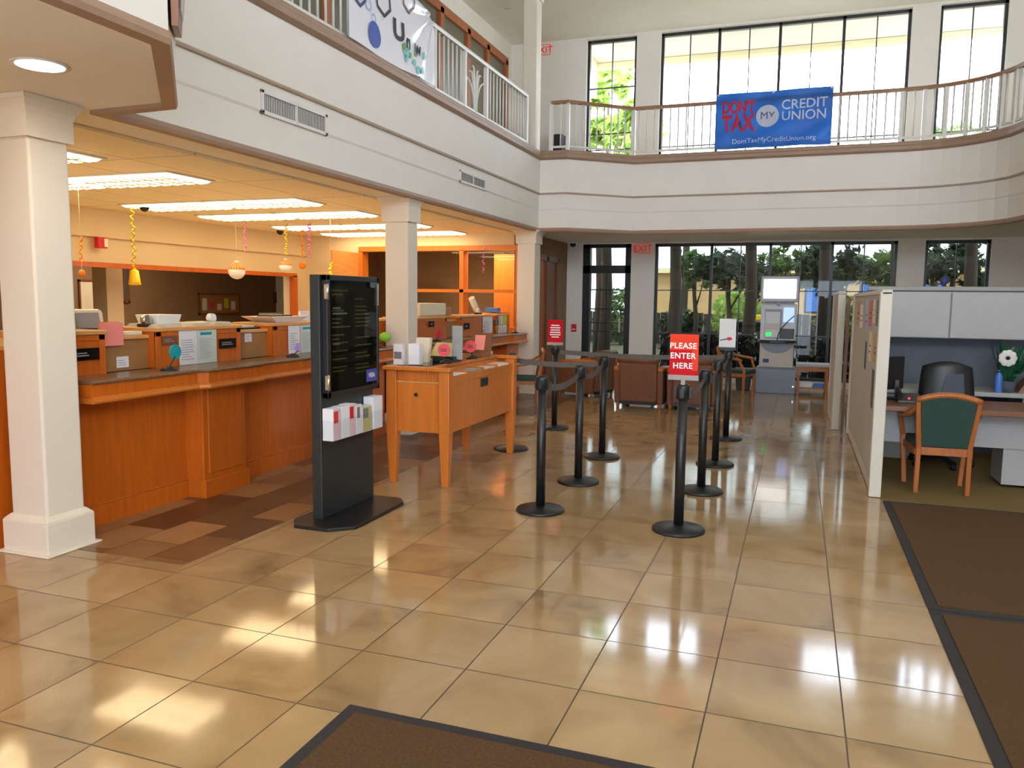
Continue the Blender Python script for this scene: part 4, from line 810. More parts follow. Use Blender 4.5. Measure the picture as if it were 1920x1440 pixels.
fc = obj('fascia', MB().hexa([(-.56, 13.2, .835), (-.03, 13.2, .835), (-.03, 13.74, .835), (-.56, 13.74, .835)], [(-.565, 13.30, 1.40), (-.025, 13.30, 1.40), (-.025, 13.74, 1.40), (-.565, 13.74, 1.40)]), 'atm_light', t, bevel=.01)
fq = lambda x, z, o=.004: (x, 13.2+(z-.835)/.565*.10-o, z)
def patch(nm, x0, x1, z0, z1, m, o=.004): obj(nm, MB().add([fq(x0, z0, o), fq(x1, z0, o), fq(x1, z1, o), fq(x0, z1, o)], [(0, 1, 2, 3)]), m, fc)
patch('recess', -.50, -.24, .86, 1.32, 'atm_grey'); patch('keypad_panel', -.49, -.27, .88, 1.28, 'atm_light', .007); patch('screen', -.22, -.065, 1.12, 1.35, 'screen_blue', .008); patch('slot_panel', -.48, -.28, 1.0, 1.1, 'atm_beige', .010); patch('card_slot_light', -.47, -.39, .90, .955, 'led_green', .012)
obj('logo_knob', MB().sphere((-.30, 13.29, 1.40), .03), 'atm_beige', fc)
patch('dispenser', -.27, -.05, .86, 1.02, 'black', .01)
obj('swoosh', MB().tube([fq(-.30+.24*(u/8)**1.3*1.0, .84+.38*(u/8)**.7, .012) for u in range(9)], .008, n=6), 'black', fc)
tp = obj('topper', MB().box(-.58, -.005, 13.26, 13.7, 1.43, 1.84).box(-.52, -.07, 13.3, 13.68, 1.40, 1.43), 'atm_topper', t, bevel=.02); obj('lit_panel', MB().box(-.535, -.05, 13.248, 13.262, 1.49, 1.79), 'lit_sign', tp, label='bright white lit panel')
# ------------------------------------------------------------------ cubicle
t = thing('cubicle_partition', 'beige fabric cubicle partition nearest the entrance with papers pinned to it', 'partition', (.595, 7.9, 0))
obj('fabric_panel', MB().box(.572, .622, 6.44, 9.42, .09, 1.50), 'partition_fabric', t); obj('base_rail', MB().box(.567, .627, 6.44, 9.42, .012, .09), 'partition_frame', t); obj('top_cap', MB().box(.562, .632, 6.36, 9.46, 1.50, 1.535), 'partition_frame', t, bevel=.005)
obj('end_post', MB().box(.552, .635, 6.36, 6.44, 0.004, 1.52), 'partition_frame', t, bevel=.006); obj('end_post', MB().box(.552, .635, 9.40, 9.46, 0.004, 1.52), 'partition_frame', t, bevel=.006)
t = thing('cubicle_partition', 'beige cubicle partition farther back, past the dark gap', 'partition', (.44, 10.3, 0))
obj('fabric_panel', MB().box(.425, .475, 9.72, 11.05, .09, 1.53), 'partition_fabric', t); obj('base_rail', MB().box(.42, .48, 9.72, 11.05, 0.004, .09), 'partition_frame', t); obj('top_cap', MB().box(.415, .485, 9.62, 11.1, 1.53, 1.565), 'partition_frame', t, bevel=.005); obj('end_post', MB().box(.41, .49, 9.64, 9.72, 0.004, 1.55), 'partition_frame', t, bevel=.006); obj('end_post', MB().box(.41, .49, 11.05, 11.11, 0.004, 1.55), 'partition_frame', t, bevel=.006)
simple('gap_strip', 'dark red brown strip drawn for the dark gap between the two partitions', 'board', MB().box(.50, .53, 9.50, 9.60, 0.004, 1.5), 'wood_brown')  # strip added to draw the dark gap between the partitions
t = thing('cubicle_partition', 'grey back partition of the cubicle behind the overhead cabinets', 'partition', (2.6, 8.65, 0))
obj('fabric_panel', MB().box(.64, 5.0, 8.62, 8.68, .02, 1.56), 'partition_blue', t); obj('top_cap', MB().box(.635, 5.0, 8.60, 8.70, 1.56, 1.60), 'plastic_grey', t, bevel=.005)
t = thing('cubicle_partition', 'added grey side partition past the right edge, keeping light off the cubicle', 'partition', (3.4, 7.5, 0)); obj('fabric_panel', MB().box(3.37, 3.43, 6.45, 8.6, .004, 1.53), 'partition_fabric', t); obj('top_cap', MB().box(3.36, 3.44, 6.42, 8.6, 1.53, 1.56), 'partition_frame', t)  # unseen partition added to block light from the right
for i in range(3):
    x = .645+.667*i; t = thing('overhead_cabinet', 'grey overhead cabinet %s' % ('beside the cubicle partition post', 'next to the plain wall corner, second from the partition', 'third from the partition, past the frame edge')[i], 'cabinet', (x+.33, 8.43, 1.12), 'overhead cabinets in the cubicle')
    obj('body', MB().box(x, x+.665, 8.27, 8.62, 1.12, 1.545), 'cabinet_grey', t); obj('door', MB().box(x+.004, x+.661, 8.25, 8.27, 1.125, 1.54), 'cabinet_grey', t, bevel=.004)
t = thing('cubicle_desk', 'brown topped cubicle desk with a pale front panel', 'desk', (1.7, 7.1, 0))
obj('top', MB().box(.64, 3.2, 6.79, 7.48, .60, .642), 'desk_laminate', t, bevel=.006); obj('front_panel', MB().box(.66, 3.1, 7.06, 7.085, .32, .60), 'cabinet_grey', t); obj('side_panel', MB().box(.64, .66, 6.9, 7.46, .004, .60), 'cabinet_grey', t)
pd = obj('pedestal', MB().box(1.56, 1.96, 7.09, 7.46, .03, .60), 'cabinet_grey', t); obj('drawer', MB().box(1.58, 1.94, 7.46, 7.475, .35, .58), 'cabinet_grey', pd); obj('drawer', MB().box(1.58, 1.94, 7.46, 7.475, .06, .33), 'cabinet_grey', pd)
t = thing('credenza', 'pale work surface along the back partition of the cubicle', 'work surface', (2.2, 8.3, 0))
obj('top', MB().box(.66, 3.35, 8.02, 8.60, .62, .66), 'cabinet_grey', t, bevel=.005); obj('file_cabinet', MB().box(1.9, 2.4, 8.1, 8.58, .004, .62), 'cabinet_grey', t); obj('file_cabinet', MB().box(.68, 1.1, 8.1, 8.58, .004, .62), 'cabinet_grey', t)
t = thing('office_chair', 'black office chair with a grey blue back behind the cubicle desk', 'chair', (1.24, 7.75, 0))
def ocb(u, v): a = (u-.5)*2; return (1.24+.215*a*(1-.12*v*v), 7.72-.05*(1-a*a)+.05*v, .52+.42*(v**.9)-.05*a*a*v)
b = MB(); b.grid(ocb, 10, 8); b.grid(lambda u, v: (lambda p: (p[0], p[1]+.05, p[2]))(ocb(1-u, v)), 10, 8)
obj('backrest', b, 'black', t, solid=.01); obj('back_pad', MB().hexa([(1.17, 7.655, .56), (1.38, 7.665, .56), (1.38, 7.68, .56), (1.17, 7.68, .56)], [(1.22, 7.70, .84), (1.36, 7.71, .84), (1.36, 7.725, .84), (1.22, 7.725, .84)]), 'grey_blue_fabric', t, bevel=.01)
obj('seat', MB().box(1.02, 1.46, 7.72, 8.0, .40, .46), 'black', t, bevel=.03); obj('stem', MB().cyl((1.24, 7.88, .09), (1.24, 7.88, .40), .03), 'black', t)
for i in range(5):
    a = 2*pi*i/5; l = obj('leg', MB().bar((1.24, 7.88, .09), (1.24+.26*cos(a), 7.88+.24*sin(a), .06), .04, .03), 'black', t); obj('caster', MB().sphere((1.24+.26*cos(a), 7.88+.24*sin(a), .029), .025), 'black', l)
t = thing('computer_monitor', 'black monitor seen from behind at the left end of the cubicle desk', 'monitor', (.78, 7.3, .642))
obj('stand', MB().cyl((.80, 7.3, .642), (.80, 7.3, .655), .09, n=18).box(.785, .815, 7.29, 7.31, .65, .80), 'black', t); obj('screen', MB().hexa([(.68, 7.22, .72), (.86, 7.38, .72), (.84, 7.41, .72), (.66, 7.25, .72)], [(.68, 7.22, 1.0), (.86, 7.38, 1.0), (.84, 7.41, 1.0), (.66, 7.25, 1.0)]), 'black', t, bevel=.01)
t = thing('desk_phone', 'black desk phone with a red light on the cubicle desk', 'phone', (.86, 7.1, .642))
obj('body', MB().hexa([(.78, 7.02, .642), (.96, 7.02, .642), (.96, 7.2, .642), (.78, 7.2, .642)], [(.785, 7.025, .665), (.955, 7.025, .665), (.955, 7.19, .71), (.785, 7.19, .71)]), 'black', t, bevel=.006); obj('handset', MB().tube([(.80, 7.03, .70), (.80, 7.08, .72), (.80, 7.15, .735), (.80, 7.19, .73)], [.024, .016, .016, .024]), 'black', t); obj('message_light', MB().sphere((.865, 7.03, .68), .009), 'led_red', t)
t = thing('potted_plant', 'green plant with a pale flower on the cubicle work surface', 'plant', (1.78, 8.14, .66))
obj('pot', MB().lathe([(.045, .66), (.06, .665), (.07, .76), (.065, .76), (.055, .75)], (1.78, 8.14), n=16), 'grey_blue_fabric', t)
lf = MB()
for i in range(46):
    a = RND.uniform(0, 2*pi); r = RND.uniform(.05, .19); z = RND.uniform(.80, 1.13); p = Vector((1.78+r*.25*cos(a), 8.14+r*.25*sin(a), .75)); e = Vector((1.80+r*cos(a), 8.14+r*sin(a)*.8, z)); m_ = p.lerp(e, .7)+Vector((0, 0, .04)); s = Vector((-sin(a), cos(a), .3)).normalized()*.035
    lf.add([p, m_+s, e, m_-s], [(0, 1, 2, 3)])
obj('foliage', lf, 'leaf_plant', t)
fl = MB()
for i in range(9):
    a = 2*pi*i/9; fl.sphere((1.74+.045*cos(a), 8.0, .97+.045*sin(a)), (.03, .012, .03), 8, 6)
obj('flower', fl, 'petal', t)
simple('file_folders', 'brown folders standing at the right end of the cubicle work surface', 'folders', MB().hexa([(1.86, 8.1, .66), (2.1, 8.1, .66), (2.1, 8.3, .66), (1.86, 8.3, .66)], [(1.95, 8.14, .80), (2.1, 8.14, .86), (2.1, 8.3, .86), (1.95, 8.3, .80)]), 'wood_brown')
simple('water_bottle', 'pale blue bottle in front of the potted plant', 'bottle', MB().lathe([(.028, .66), (.03, .67), (.03, .80), (.012, .84), (.012, .86)], (1.70, 8.08), n=14), 'blue_light')
simple('pompom_ornament', 'small blue ornament on the rail above the overhead cabinets', 'ornament', MB().sphere((1.30, 8.65, 1.655), (.035, .03, .045)).cyl((1.30, 8.65, 1.60), (1.30, 8.65, 1.63), .018), 'blue_dark')
simple('note_card', 'small grey card stuck low on the first overhead cabinet door', 'card', MB().box(.68, .78, 8.246, 8.25, 1.15, 1.19), 'vent_grey')
for i, (y0, y1, z0, z1, m, lb) in enumerate(((7.2, 7.5, 1.24, 1.46, 'brochure_red', 'red flyer'), (7.62, 7.86, 1.18, 1.47, 'print_lilac', 'lilac flyer'), (8.2, 8.5, 1.2, 1.42, 'paper', 'white flyer'), (7.1, 7.32, .96, 1.2, 'paper_cream', 'cream flyer below the red one'), (6.62, 6.85, .98, 1.20, 'stucco_tan', 'tan flyer close to the end post'), (6.70, 6.86, .62, .92, 'vent_grey', 'long grey sheet low by the end post'), (7.55, 7.7, .86, 1.1, 'blue_dark', 'dark blue flyer'), (6.6, 6.8, 1.26, 1.46, 'vent_grey', 'grey flyer at the top by the end post'), (6.95, 7.1, 1.28, 1.47, 'paper_cream', 'small cream flyer left of the red flyer'), (8.6, 8.95, 1.2, 1.45, 'stucco_tan', 'tan flyer at the far end'))):
    t = thing('pinned_flyer', lb+' pinned on the near cubicle partition', 'flyer', (.57, (y0+y1)/2, z0), 'flyers on the cubicle partition'); obj('sheet', MB().box(.5685, .5715, y0, y1, z0, z1), m, t); obj('printed_lines', MB().box(.568, .5685, y0+.03, y1-.03, z0+(z1-z0)*.3, z0+(z1-z0)*.34).box(.568, .5685, y0+.03, y1-.05, z0+(z1-z0)*.5, z0+(z1-z0)*.54), 'ink', t)
# ------------------------------------------------------------------ floor mats
def floor_mat(x0, x1, y0, y1, label):
    t = thing('floor_mat', label, 'mat', ((x0+x1)/2, (y0+y1)/2, 0), 'brown entrance mats'); z = .0
    f = MB(); e = .05
    for a in ((x0, x1, y0, y0+e), (x0, x1, y1-e, y1), (x0, x0+e, y0+e, y1-e), (x1-e, x1, y0+e, y1-e)): f.box(*a, z, z+.007)
    obj('rubber_edge', f, 'mat_edge', t, bevel=.003); obj('pile', MB().box(x0+e, x1-e, y0+e, y1-e, z, z+.011), 'mat_brown', t)
floor_mat(.64, 2.6, 4.085, 6.27, 'brown entrance mat in front of the cubicle'); floor_mat(.64, 2.6, .7, 4.07, 'brown entrance mat at the right edge, nearer the camera'); floor_mat(-1.43, .30, .9, 2.335, 'brown entrance mat at the bottom middle of the floor')
# ------------------------------------------------------------------ banners
t = thing('vinyl_banner', 'white vinyl banner with coloured hexagons and letters on the left railing', 'banner', (-3.69, 7.0, 3.6))
def bx(y, z):
    u = (y-6.2)/1.7; v = (z-3.55)/.85
    f = .010*sin(9*u+2)*(.3+u)
    d = hypot(7.9-y, 4.37-z); a = atan2(4.37-z, 7.9-y); f += .028*max(0, 1-d/.95)*sin(a*13+1)
    return -3.735+f+.03*u*(1-v)
def bo(u, v):
    y = 6.2+1.68*u; zt = 4.55-.20*u; zb = 3.655-.06*sin(pi*min(1, u*1.3))*u+.0*u
    return (y, zb+(zt-zb)*v)
obj('sheet', MB().grid(lambda u, v: (lambda p: (bx(*p), p[0], p[1]))(bo(u, v)), 48, 28), 'banner_white', t)
def onb(mb, y, z, s=1, o=.008, sub=True): return mb.xf(lambda a, b, c: (bx(y+a*s, z+b*s)+o, y+a*s, z+b*s))
def hexr(y, z, r, w, m):
    pts = [(r*cos(pi/6+pi*i/3+.15), r*sin(pi/6+pi*i/3+.15)) for i in range(6)]; P2 = []
    for i in range(6):
        for k in range(4): P2.append(tuple(pts[i][j]+(pts[(i+1) % 6][j]-pts[i][j])*k/4 for j in (0, 1)))
    obj('hexagon', onb(ring2(P2, w), y, z), m, t)
hexr(6.36, 4.10, .15, .22, 'blue_dark'); hexr(6.80, 4.16, .155, .22, 'ink'); hexr(7.28, 4.33, .14, .2, 'print_brown'); hexr(6.62, 4.32, .12, .95, 'print_green'); hexr(6.33, 4.2, .07, .95, 'print_magenta')
for y, z, r in ((6.53, 4.03, .055), (6.62, 3.94, .04), (6.78, 3.99, .018)): obj('ring', onb(ring2([(r*cos(2*pi*i/20), r*sin(2*pi*i/20)) for i in range(20)], .3), y, z), 'print_lilac', t)
dp = MB(); n = 20; dp.add([(0, 0, 0)]+[(.115*cos(2*pi*i/n), .115*sin(2*pi*i/n)*(1.1 if sin(2*pi*i/n) > 0 else .9), 0) for i in range(n)], [(0, i+1, (i+1) % n+1) for i in range(n)])
obj('blue_egg', onb(dp, 6.63, 3.79), 'blue', t)
obj('lettering', onb(text_mb('U', .17, bold=.04).xf(lambda a, b, c: (a*1.25, b, c)), 7.08, 3.89), 'ink', t); obj('lettering', onb(text_mb('n', .13, bold=.03), 7.26, 3.86), 'ink', t); obj('lettering', onb(text_mb('w', .13, bold=.03), 7.46, 3.86, o=.014), 'ink', t)
for i in range(14): obj('confetti', onb(disc2(RND.uniform(.02, .045), 8), 7.15+.45*RND.random(), 3.70+.18*RND.random(), o=.012), ('print_teal', 'print_green', 'blue_light', 'print_teal')[i % 4], t)
obj('tie', MB().cyl((-3.74, 7.86, 4.33), (-3.82, 7.9, 4.35), .006), 'black', t)
t = thing('vinyl_banner', 'blue vinyl banner about a credit union hanging on the far railing', 'banner', (-.48, 12.3, 3.63))
def fy(x, z):
    u = (x+1.27)/1.59; v = (z-3.64)/.78
    return 12.28+.016*sin(u*7+v*5)+.02*sin((u-v*.8)*15)*(.4+.6*(1-v))
obj('sheet', MB().grid(lambda u, v: (lambda x, z: (x, fy(x, z), z))(-1.27+1.585*u, 3.645+.02*(1-u)*0+(.785)*v), 48, 24), 'banner_blue', t)
def onf(mb, x, z, o=.010): return mb.xf(lambda a, b, c: (x+a, fy(x+a, z+b)-o, z+b))
obj('lettering', onf(text_mb("DON'T", .155, spacing=.95, bold=.045).xf(lambda a, b, c: (a*.66, b, c)), -.955, 4.15), 'banner_red', t, label='red lettering'); obj('lettering', onf(text_mb('TAX', .215, spacing=1.05, bold=.045).xf(lambda a, b, c: (a*.70, b, c)), -.955, 3.90), 'banner_red', t, label='red lettering')
dk = MB(); n = 28; dk.add([(0, 0, 0)]+[(.155*cos(2*pi*i/n), .155*sin(2*pi*i/n), 0) for i in range(n)], [(0, i+1, (i+1) % n+1) for i in range(n)]); obj('white_disc', onf(dk, -.55, 4.08), 'banner_print_white', t)
obj('lettering', onf(text_mb('MY', .10), -.55, 4.035, .014), 'blue_dark', t, label='dark lettering on the white disc')
obj('lettering', onf(text_mb('CREDIT', .125, bold=.012), -.06, 4.165), 'banner_print_white', t); obj('lettering', onf(text_mb('UNION', .125, bold=.012), -.06, 4.01), 'banner_print_white', t); obj('lettering', onf(text_mb('DontTaxMyCreditUnion.org', .065).xf(lambda a, b, c: (a*1.05, b, c)), -.46, 3.72), 'banner_print_white', t)
for x in (-1.24, -.48, .29): obj('grommet', MB().cyl((x, fy(x, 4.41)-.006, 4.41), (x, fy(x, 4.41)+.02, 4.41), .014, n=12), 'chrome', t)
# ------------------------------------------------------------------ things upstairs
t = thing('speaker_cabinet', 'dark box behind the far railing beside the upper column', 'speaker', (-4.0, 14.1, 3.5))
obj('body', MB().box(-4.30, -4.08, 13.9, 14.2, 3.5, 4.35), 'black', t, bevel=.01)
simple('storage_box', 'low dark box on the upstairs floor behind the far railing', 'box', MB().box(-4.0, -3.45, 13.6, 13.95, 3.5, 3.80), 'black')
# ------------------------------------------------------------------ hanging party decorations
def spiral(x, y, z0, z1, m, label, turns=7, r=.035, end=None, em=None, er=.06):
    t = thing('hanging_decoration', label, 'decoration', (x, y, z1), 'party decorations hanging from the teller ceiling')
    n = turns*12; V = []
    for i in range(n+1):
        a = 2*pi*i/12; z = z1-(z1-z0)*i/n; rr = r*(.7+.3*sin(i*.7)); c, s_ = cos(a), sin(a); V += [(x+rr*c, y+rr*s_, z-.012), (x+rr*c, y+rr*s_, z+.012)]
    obj('spiral_streamer', MB().add(V, [(2*i, 2*i+2, 2*i+3, 2*i+1) for i in range(n)], True), m, t, solid=.001)
    obj('string', MB().cyl((x, y, z1-.02), (x, y, 2.452), .0015, n=5), 'white', t)
    obj('string', MB().cyl((x, y, z0+.03), (x, y, z0-.06), .0015, n=5), 'white', t) if end else None
    if end == 'egg': obj('pendant', MB().lathe([(.012, z0+.01), (.045, z0-.01), (.06, z0-.12), (.07, z0-.17), (.02, z0-.175)], (x, y), n=16), em, t)
    if end == 'ball':
        zc = z0-.06-er; obj('pendant', MB().sphere((x, y, zc), er), em, t); obj('pendant_top', MB().lathe([(er*1.005*cos(b), zc+er*1.005*sin(b)) for b in [radians(18+12*i) for i in range(6)]]+[(.004, zc+er*1.01)], (x, y), n=18), em, t)
spiral(-7.18, 7.2, 1.72, 2.44, 'gold_foil', 'long gold spiral with a yellow bell at the left of the teller area', 9, .03, 'egg', 'yellow')
def ball(x, y, z, r, m, label, m2=None):
    t = thing('hanging_decoration', label, 'decoration', (x, y, z), 'party decorations hanging from the teller ceiling')
    obj('string', MB().cyl((x, y, z+r*.9), (x, y, 2.452), .0015, n=5), 'white', t); obj('ball', MB().sphere((x, y, z), r, 18, 12), m2 or 'white', t)
    obj('ball_top', MB().lathe([(r*1.006*cos(b), z+r*1.006*sin(b)) for b in [radians(8+14*i) for i in range(6)]]+[(.003, z+r*1.01)], (x, y), n=20), m, t); obj('neck', MB().cyl((x, y, z+r*.97), (x, y, z+r*1.2), r*.25), 'white', t)
ball(-6.40, 8.0, 1.735, .10, 'orange', 'orange and white paper ball hanging alone over the counter')
ball(-6.56, 9.2, 1.84, .085, 'orange', 'orange and white paper ball hanging under the gold streamer')
spiral(-6.53, 9.18, 1.99, 2.40, 'gold_foil', 'short gold spiral above an orange and white ball', 6, .03)
spiral(-6.46, 9.45, 1.97, 2.35, 'orange_foil', 'orange spiral with a small orange pendant near the kiosk top', 6, .022, 'ball', 'orange', .05)
spiral(-6.25, 9.3, 1.96, 2.42, 'pink_foil', 'pink foil spiral hanging above the kiosk', 6, .035)
spiral(-7.05, 9.0, 2.02, 2.42, 'pink_foil', 'faint pink spiral hanging before the back wall, left of the others', 5, .022)
spiral(-4.32, 10.8, 1.80, 2.15, 'pink_foil', 'small pink spiral hanging by the interior window at the far end', 5, .02)
spiral(-6.2, 5.6, 1.72, 1.95, 'orange_foil', 'short orange decoration hanging beside the near column', 3, .02, 'ball', 'orange', .03)
spiral(-5.47, 8.6, 1.66, 1.86, 'gold_foil', 'small gold streamer hanging just above the kiosk', 4, .03)
# pictures and furniture in the room behind the pass-through
XO = -10.445
for y0, y1, z0, z1, m, lb in ((9.35, 9.75, 1.15, 1.66, 'paper_cream', 'dark framed picture with a pale mat at the left of the back office'), (10.20, 10.34, 1.30, 2.0, 'vent_grey', 'tall narrow dark frame beside the office pillar'), (11.95, 13.1, 1.08, 1.48, 'tan_panel', 'wide notice board on the back office wall'), (14.2, 14.5, 1.3, 1.52, 'black_gloss', 'dark picture at the right of the back office wall')):
    t = thing('picture_frame' if m != 'tan_panel' else 'notice_board', lb, 'picture' if m != 'tan_panel' else 'notice board', (XO, (y0+y1)/2, z0), 'pictures in the back office')
    f = MB()
    for a in ((y0, y1, z0, z0+.03), (y0, y1, z1-.03, z1), (y0, y0+.03, z0, z1), (y1-.03, y1, z0, z1)): f.box(XO-.002, XO+.022, *a)
    obj('frame', f, 'wood_brown', t); obj('picture', MB().box(XO, XO+.012, y0+.03, y1-.03, z0+.03, z1-.03), m, t)
    if m == 'tan_panel':
        for k in range(5): obj('pinned_paper', MB().box(XO+.012, XO+.015, y0+.1+.2*k, y0+.22+.2*k, z0+.08+.04*(k % 2), z1-.1-.05*(k % 3)), ('paper_green', 'brochure_red', 'paper_cream', 'lime_paper', 'paper')[k], t)
t = thing('office_shelf', 'pale counter with stacked binders in the back office', 'shelf', (-9.3, 13.6, 0)); obj('body', MB().box(-9.6, -9.1, 12.6, 14.6, .0, 1.12), 'plastic_cream', t)
for i in range(3): simple('binder_stack', 'flat binder on the back office counter, %s of the stack' % ('bottom', 'middle', 'top')[i], 'binder', MB().box(-9.5, -9.2, 13.7+.03*i, 14.15, 1.12+.05*i, 1.168+.05*i), ('plastic_grey', 'paper', 'black')[i], 'binders in the back office')
area('room_fill', (-9.2, 9.5, 2.4), 1.2, 42, (1, .84, .62)); area('room_fill', (-5.0, 12.45, 2.4), .5, 40, (1, .80, .5))  # fill lights added to brighten the two dim rooms; no fixture there
# ------------------------------------------------------------------ outdoors
obj('ground_lawn', MB().box(-12, 12, 16.6, 33, -.2, -.045), 'lawn', kind=S)  # dark patch added to darken the ground seen through the glass
obj('ground', MB().box(-60, 60, FW+.25, 90, -.3, -.06), 'pale_paving', kind=S)
def tree(x, y, h, cr, zc, leaf, label, n=1800, trunk=.16, ls=.22, flat=.8, group='trees outside the windows'):
    r = random.Random(int(x*37+y*11)); t = thing('garden_tree', label, 'tree', (x, y, -.06), group)
    tb = MB().tube([(x, y, -.06), (x+.05, y, h*.35), (x-.04, y+.05, h*.7), (x, y, h)], [trunk, trunk*.85, trunk*.7, trunk*.3], n=9)
    for i in range(5): a = 2*pi*i/5+r.random(); tb.tube([(x, y, h*.5+.2*i), (x+cr*.35*cos(a), y+cr*.35*sin(a), h*.7+.15*i), (x+cr*.7*cos(a), y+cr*.7*sin(a), zc)], [trunk*.4, trunk*.25, trunk*.08], n=6)
    obj('trunk', tb, 'bark', t); f = MB(); cl = [(r.uniform(-1.15, 1.15)*cr, r.gauss(0, .5)*cr, r.gauss(0, .55)*cr*flat) for _ in range(34)]
    for _ in range(n):
        c = r.choice(cl); p = Vector((x+c[0]+r.gauss(0, .12)*cr, y+c[1]+r.gauss(0, .12)*cr, zc+c[2]+r.gauss(0, .10)*cr)); d = Vector((r.gauss(0, 1), r.gauss(0, 1), r.gauss(0, .7))).normalized()*ls*r.uniform(.6, 1.3); s = d.cross(Vector((r.gauss(0, 1), r.gauss(0, 1), r.gauss(0, 1)))).normalized()*ls*.35
        if p.z < .1: continue
        f.add([p-d, p+s, p+d, p-s], [(0, 1, 2, 3)])
    obj('foliage', f, leaf, t); return t
def palm(x, y, h, label, leaf='leaf_dark', nf=16, fl=1.6, group='palms outside the windows', trunk=.11):
    r = random.Random(int(x*53+y*7)); t = thing('palm_tree', label, 'palm', (x, y, -.06), group)
    obj('trunk', MB().tube([(x, y, -.06), (x+.06, y, h*.5), (x, y, h)], [trunk*1.25, trunk, trunk*.9], n=10), 'bark', t); f = MB()
    for i in range(nf):
        a = 2*pi*i/nf+r.uniform(-.2, .2); el = r.uniform(.1, 1.0); pts = []
        for k in range(9): u = k/8; pts.append(Vector((x+fl*u*cos(a)*cos(el*.6), y+fl*u*sin(a)*cos(el*.6), h+fl*(sin(el)*u-.75*u*u))))
        sd = Vector((-sin(a), cos(a), 0))
        for k in range(1, 9):
            p, o = pts[k], pts[k-1]
            for s in (-1, 1): 
                for m_ in (0, .5): b0 = o.lerp(p, m_); tip = b0+(p-o)*1.3+sd*s*fl*.28*(1-.5*k/9)+Vector((0, 0, -.18*fl)); f.add([b0, b0+(p-o)*.35, tip], [(0, 1, 2)])
    obj('fronds', f, leaf, t); return t
tree(-4.95, 20.5, 5.2, 1.12, 5.85, 'leaf_light', 'tall pale green tree outside the narrow upper window', 2300, .14, .2, 1.6)
tree(-6.6, 28.2, 9.2, .6, 8.9, 'leaf_light', 'thin pale tree top higher in the narrow upper window', 500, .08, .18, .9)
palm(-4.05, 30.2, 6.3, 'palm crown at the lower left corner of the wide upper window', 'leaf_mid', 16, 1.7)
palm(4.2, 30.2, 7.1, 'palm crown in the right upper window', 'leaf_mid', 14, 1.5)
for i, (x, h, lb) in enumerate(((-4.05, 3.2, 'seen through the glass door'), (-2.55, 3.2, 'at the left end of the wide lower window'), (-1.0, 3.0, 'just left of the cash machine'), (.42, 3.1, 'just right of the cash machine'), (1.72, 3.2, 'near the right end of the wide lower window'), (3.0, 3.1, 'in the right lower window'))):
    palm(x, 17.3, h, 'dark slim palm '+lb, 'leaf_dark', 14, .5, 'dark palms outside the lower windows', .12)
for i, (x, y, zc, cr, lf_, lb) in enumerate(((-2.75, 22.9, 2.35, .5, 'leaf_mid', 'small green tree at the left end of the wide lower window'), (-1.6, 20.0, 2.2, .72, 'leaf_dark', 'dark leafy tree left of the cash machine'), (.75, 20.0, 2.25, .7, 'leaf_dark', 'dark leafy tree just right of the cash machine'), (3.2, 20.0, 2.25, .7, 'leaf_dark', 'dark leafy tree beyond the right lower window'), (-.45, 22.9, 2.3, .62, 'leaf_mid', 'green tree behind the cash machine'), (1.95, 22.9, 2.3, .62, 'leaf_mid', 'green tree at the right end of the wide window'))):
    tree(x, y, 2.35, cr, zc, lf_, lb, 1500, .08, .12, .7)
for i, (x, y, zc, rx, lf_, lb) in enumerate(((-1.72, 26.0, 1.5, .95, 'leaf_light', 'bright green hedge seen left of the cash machine'), (-3.55, 26.0, .95, .7, 'leaf_dark', 'dark shrub at the left end of the wide lower window'), (1.35, 26.0, 1.3, .9, 'leaf_mid', 'green shrub right of the cash machine'), (-5.5, 26.0, 1.5, .8, 'leaf_mid', 'green shrub seen through the glass door'), (3.7, 26.0, 1.2, .8, 'leaf_mid', 'green shrub in the right lower window'))):
    r = random.Random(i); f = MB(); t = thing('garden_shrub', lb, 'shrub', (x, y, -.06), 'shrubs outside the lower windows')
    for _ in range(900):
        d0 = Vector((r.gauss(0, 1), r.gauss(0, 1), r.gauss(0, 1))).normalized()*r.uniform(.6, 1); p = Vector((x+d0.x*rx, y+d0.y*.6, zc/1.6+d0.z*zc*.62)); d = Vector((r.gauss(0, 1), r.gauss(0, 1), r.gauss(0, 1))).normalized()*.13; s = d.cross(Vector((r.gauss(0, 1), r.gauss(0, 1), 1))).normalized()*.05
        if p.z > 0: f.add([p-d, p+s, p+d, p-s], [(0, 1, 2, 3)])
    obj('foliage', f, lf_, t); obj('stem', MB().cyl((x, y, -.06), (x, y, zc*.6), .05), 'bark', t)
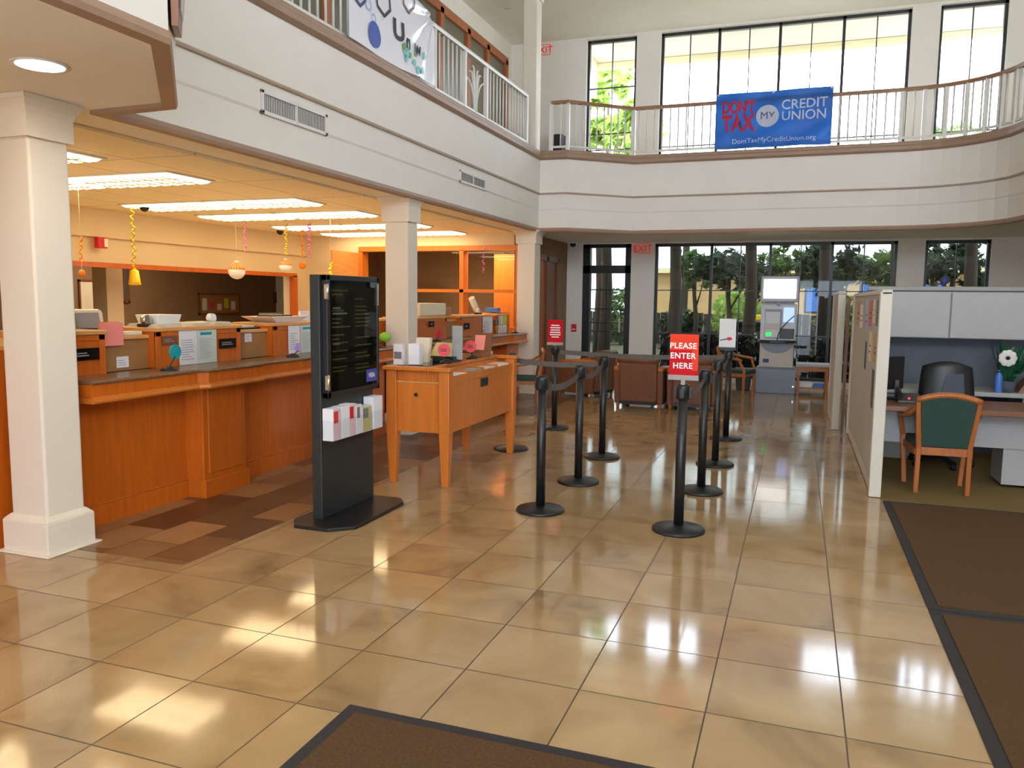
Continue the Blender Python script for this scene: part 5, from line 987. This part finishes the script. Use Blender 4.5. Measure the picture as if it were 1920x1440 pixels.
for x0, x1, lb in ((-2.5, 1.5, 'low dark hedge right outside the wide lower window'), (1.8, 3.4, 'low dark hedge right outside the right lower window')):
    r = random.Random(int(x0*10)); f = MB(); t = thing('garden_hedge', lb, 'hedge', ((x0+x1)/2, 15.6, -.06), 'low hedges outside the lower windows')  # hedge added to keep the lower window view dark
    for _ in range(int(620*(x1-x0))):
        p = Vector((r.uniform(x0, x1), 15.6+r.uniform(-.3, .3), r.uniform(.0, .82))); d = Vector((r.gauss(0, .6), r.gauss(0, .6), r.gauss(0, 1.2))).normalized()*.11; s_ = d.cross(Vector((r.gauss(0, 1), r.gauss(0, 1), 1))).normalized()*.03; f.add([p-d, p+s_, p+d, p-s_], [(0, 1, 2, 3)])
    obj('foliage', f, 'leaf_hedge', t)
    for i in range(int((x1-x0)/.4)): x = x0+.2+.4*i; obj('stem', MB().cyl((x, 15.6, -.06), (x+.03, 15.6, .7), .018, n=7), 'bark', t)
t = thing('garden_fence', 'weathered board fence beyond the lower windows', 'fence', (0, 27.6, -.06)); f = MB()
for i in range(70): x = -9+i*.24; f.box(x, x+.225, 27.5+.01*(i % 2), 27.54+.01*(i % 2), -.06, 1.0+.05*RND.random())
obj('boards', f, 'fence_wood', t); obj('rail', MB().box(-9, 7.8, 27.54, 27.6, .3, .38).box(-9, 7.8, 27.54, 27.6, .7, .78), 'fence_wood', t)
t = thing('parked_car', 'white car with a yellow roof light parked beyond the lower window', 'car', (-1.35, 24.70, -.06))
obj('body', MB().hexa([(-2.2, 24.20, .10), (-.5, 24.20, .10), (-.5, 25.20, .10), (-2.2, 25.20, .10)], [(-2.15, 24.25, .52), (-.55, 24.25, .52), (-.55, 25.15, .52), (-2.15, 25.15, .52)]), 'car_white', t, bevel=.08); obj('cabin', MB().hexa([(-2.0, 24.30, .52), (-.75, 24.30, .52), (-.75, 25.10, .52), (-2.0, 25.10, .52)], [(-1.75, 24.38, .88), (-1.0, 24.38, .88), (-1.0, 25.02, .88), (-1.75, 25.02, .88)]), 'black_gloss', t, bevel=.05)
for x in (-1.9, -.8): obj('wheel', MB().cyl((x, 24.18, .14), (x, 24.40, .14), .2, n=20), 'black', t)
obj('roof_light', MB().box(-1.45, -1.05, 24.60, 24.80, .88, 1.05), 'yellow', t, bevel=.02)
t = thing('neighbour_building', 'tan stucco building beyond the trees', 'building', (2, 37, -.06)); obj('walls', MB().box(-6, 9, 34, 40, -.06, 2.58), 'stucco_tan', t); obj('roof', MB().box(-6.3, 9.3, 33.7, 40.3, 2.58, 2.78), 'stucco_cream', t)
for x in (.2, 2.2, 4.2): w_ = obj('window', MB().box(x, x+.9, 33.97, 34.02, 1.0, 2.2), 'dark_frame', t); obj('pane', MB().box(x+.06, x+.84, 33.95, 33.975, 1.06, 2.14), 'blue_light', w_)
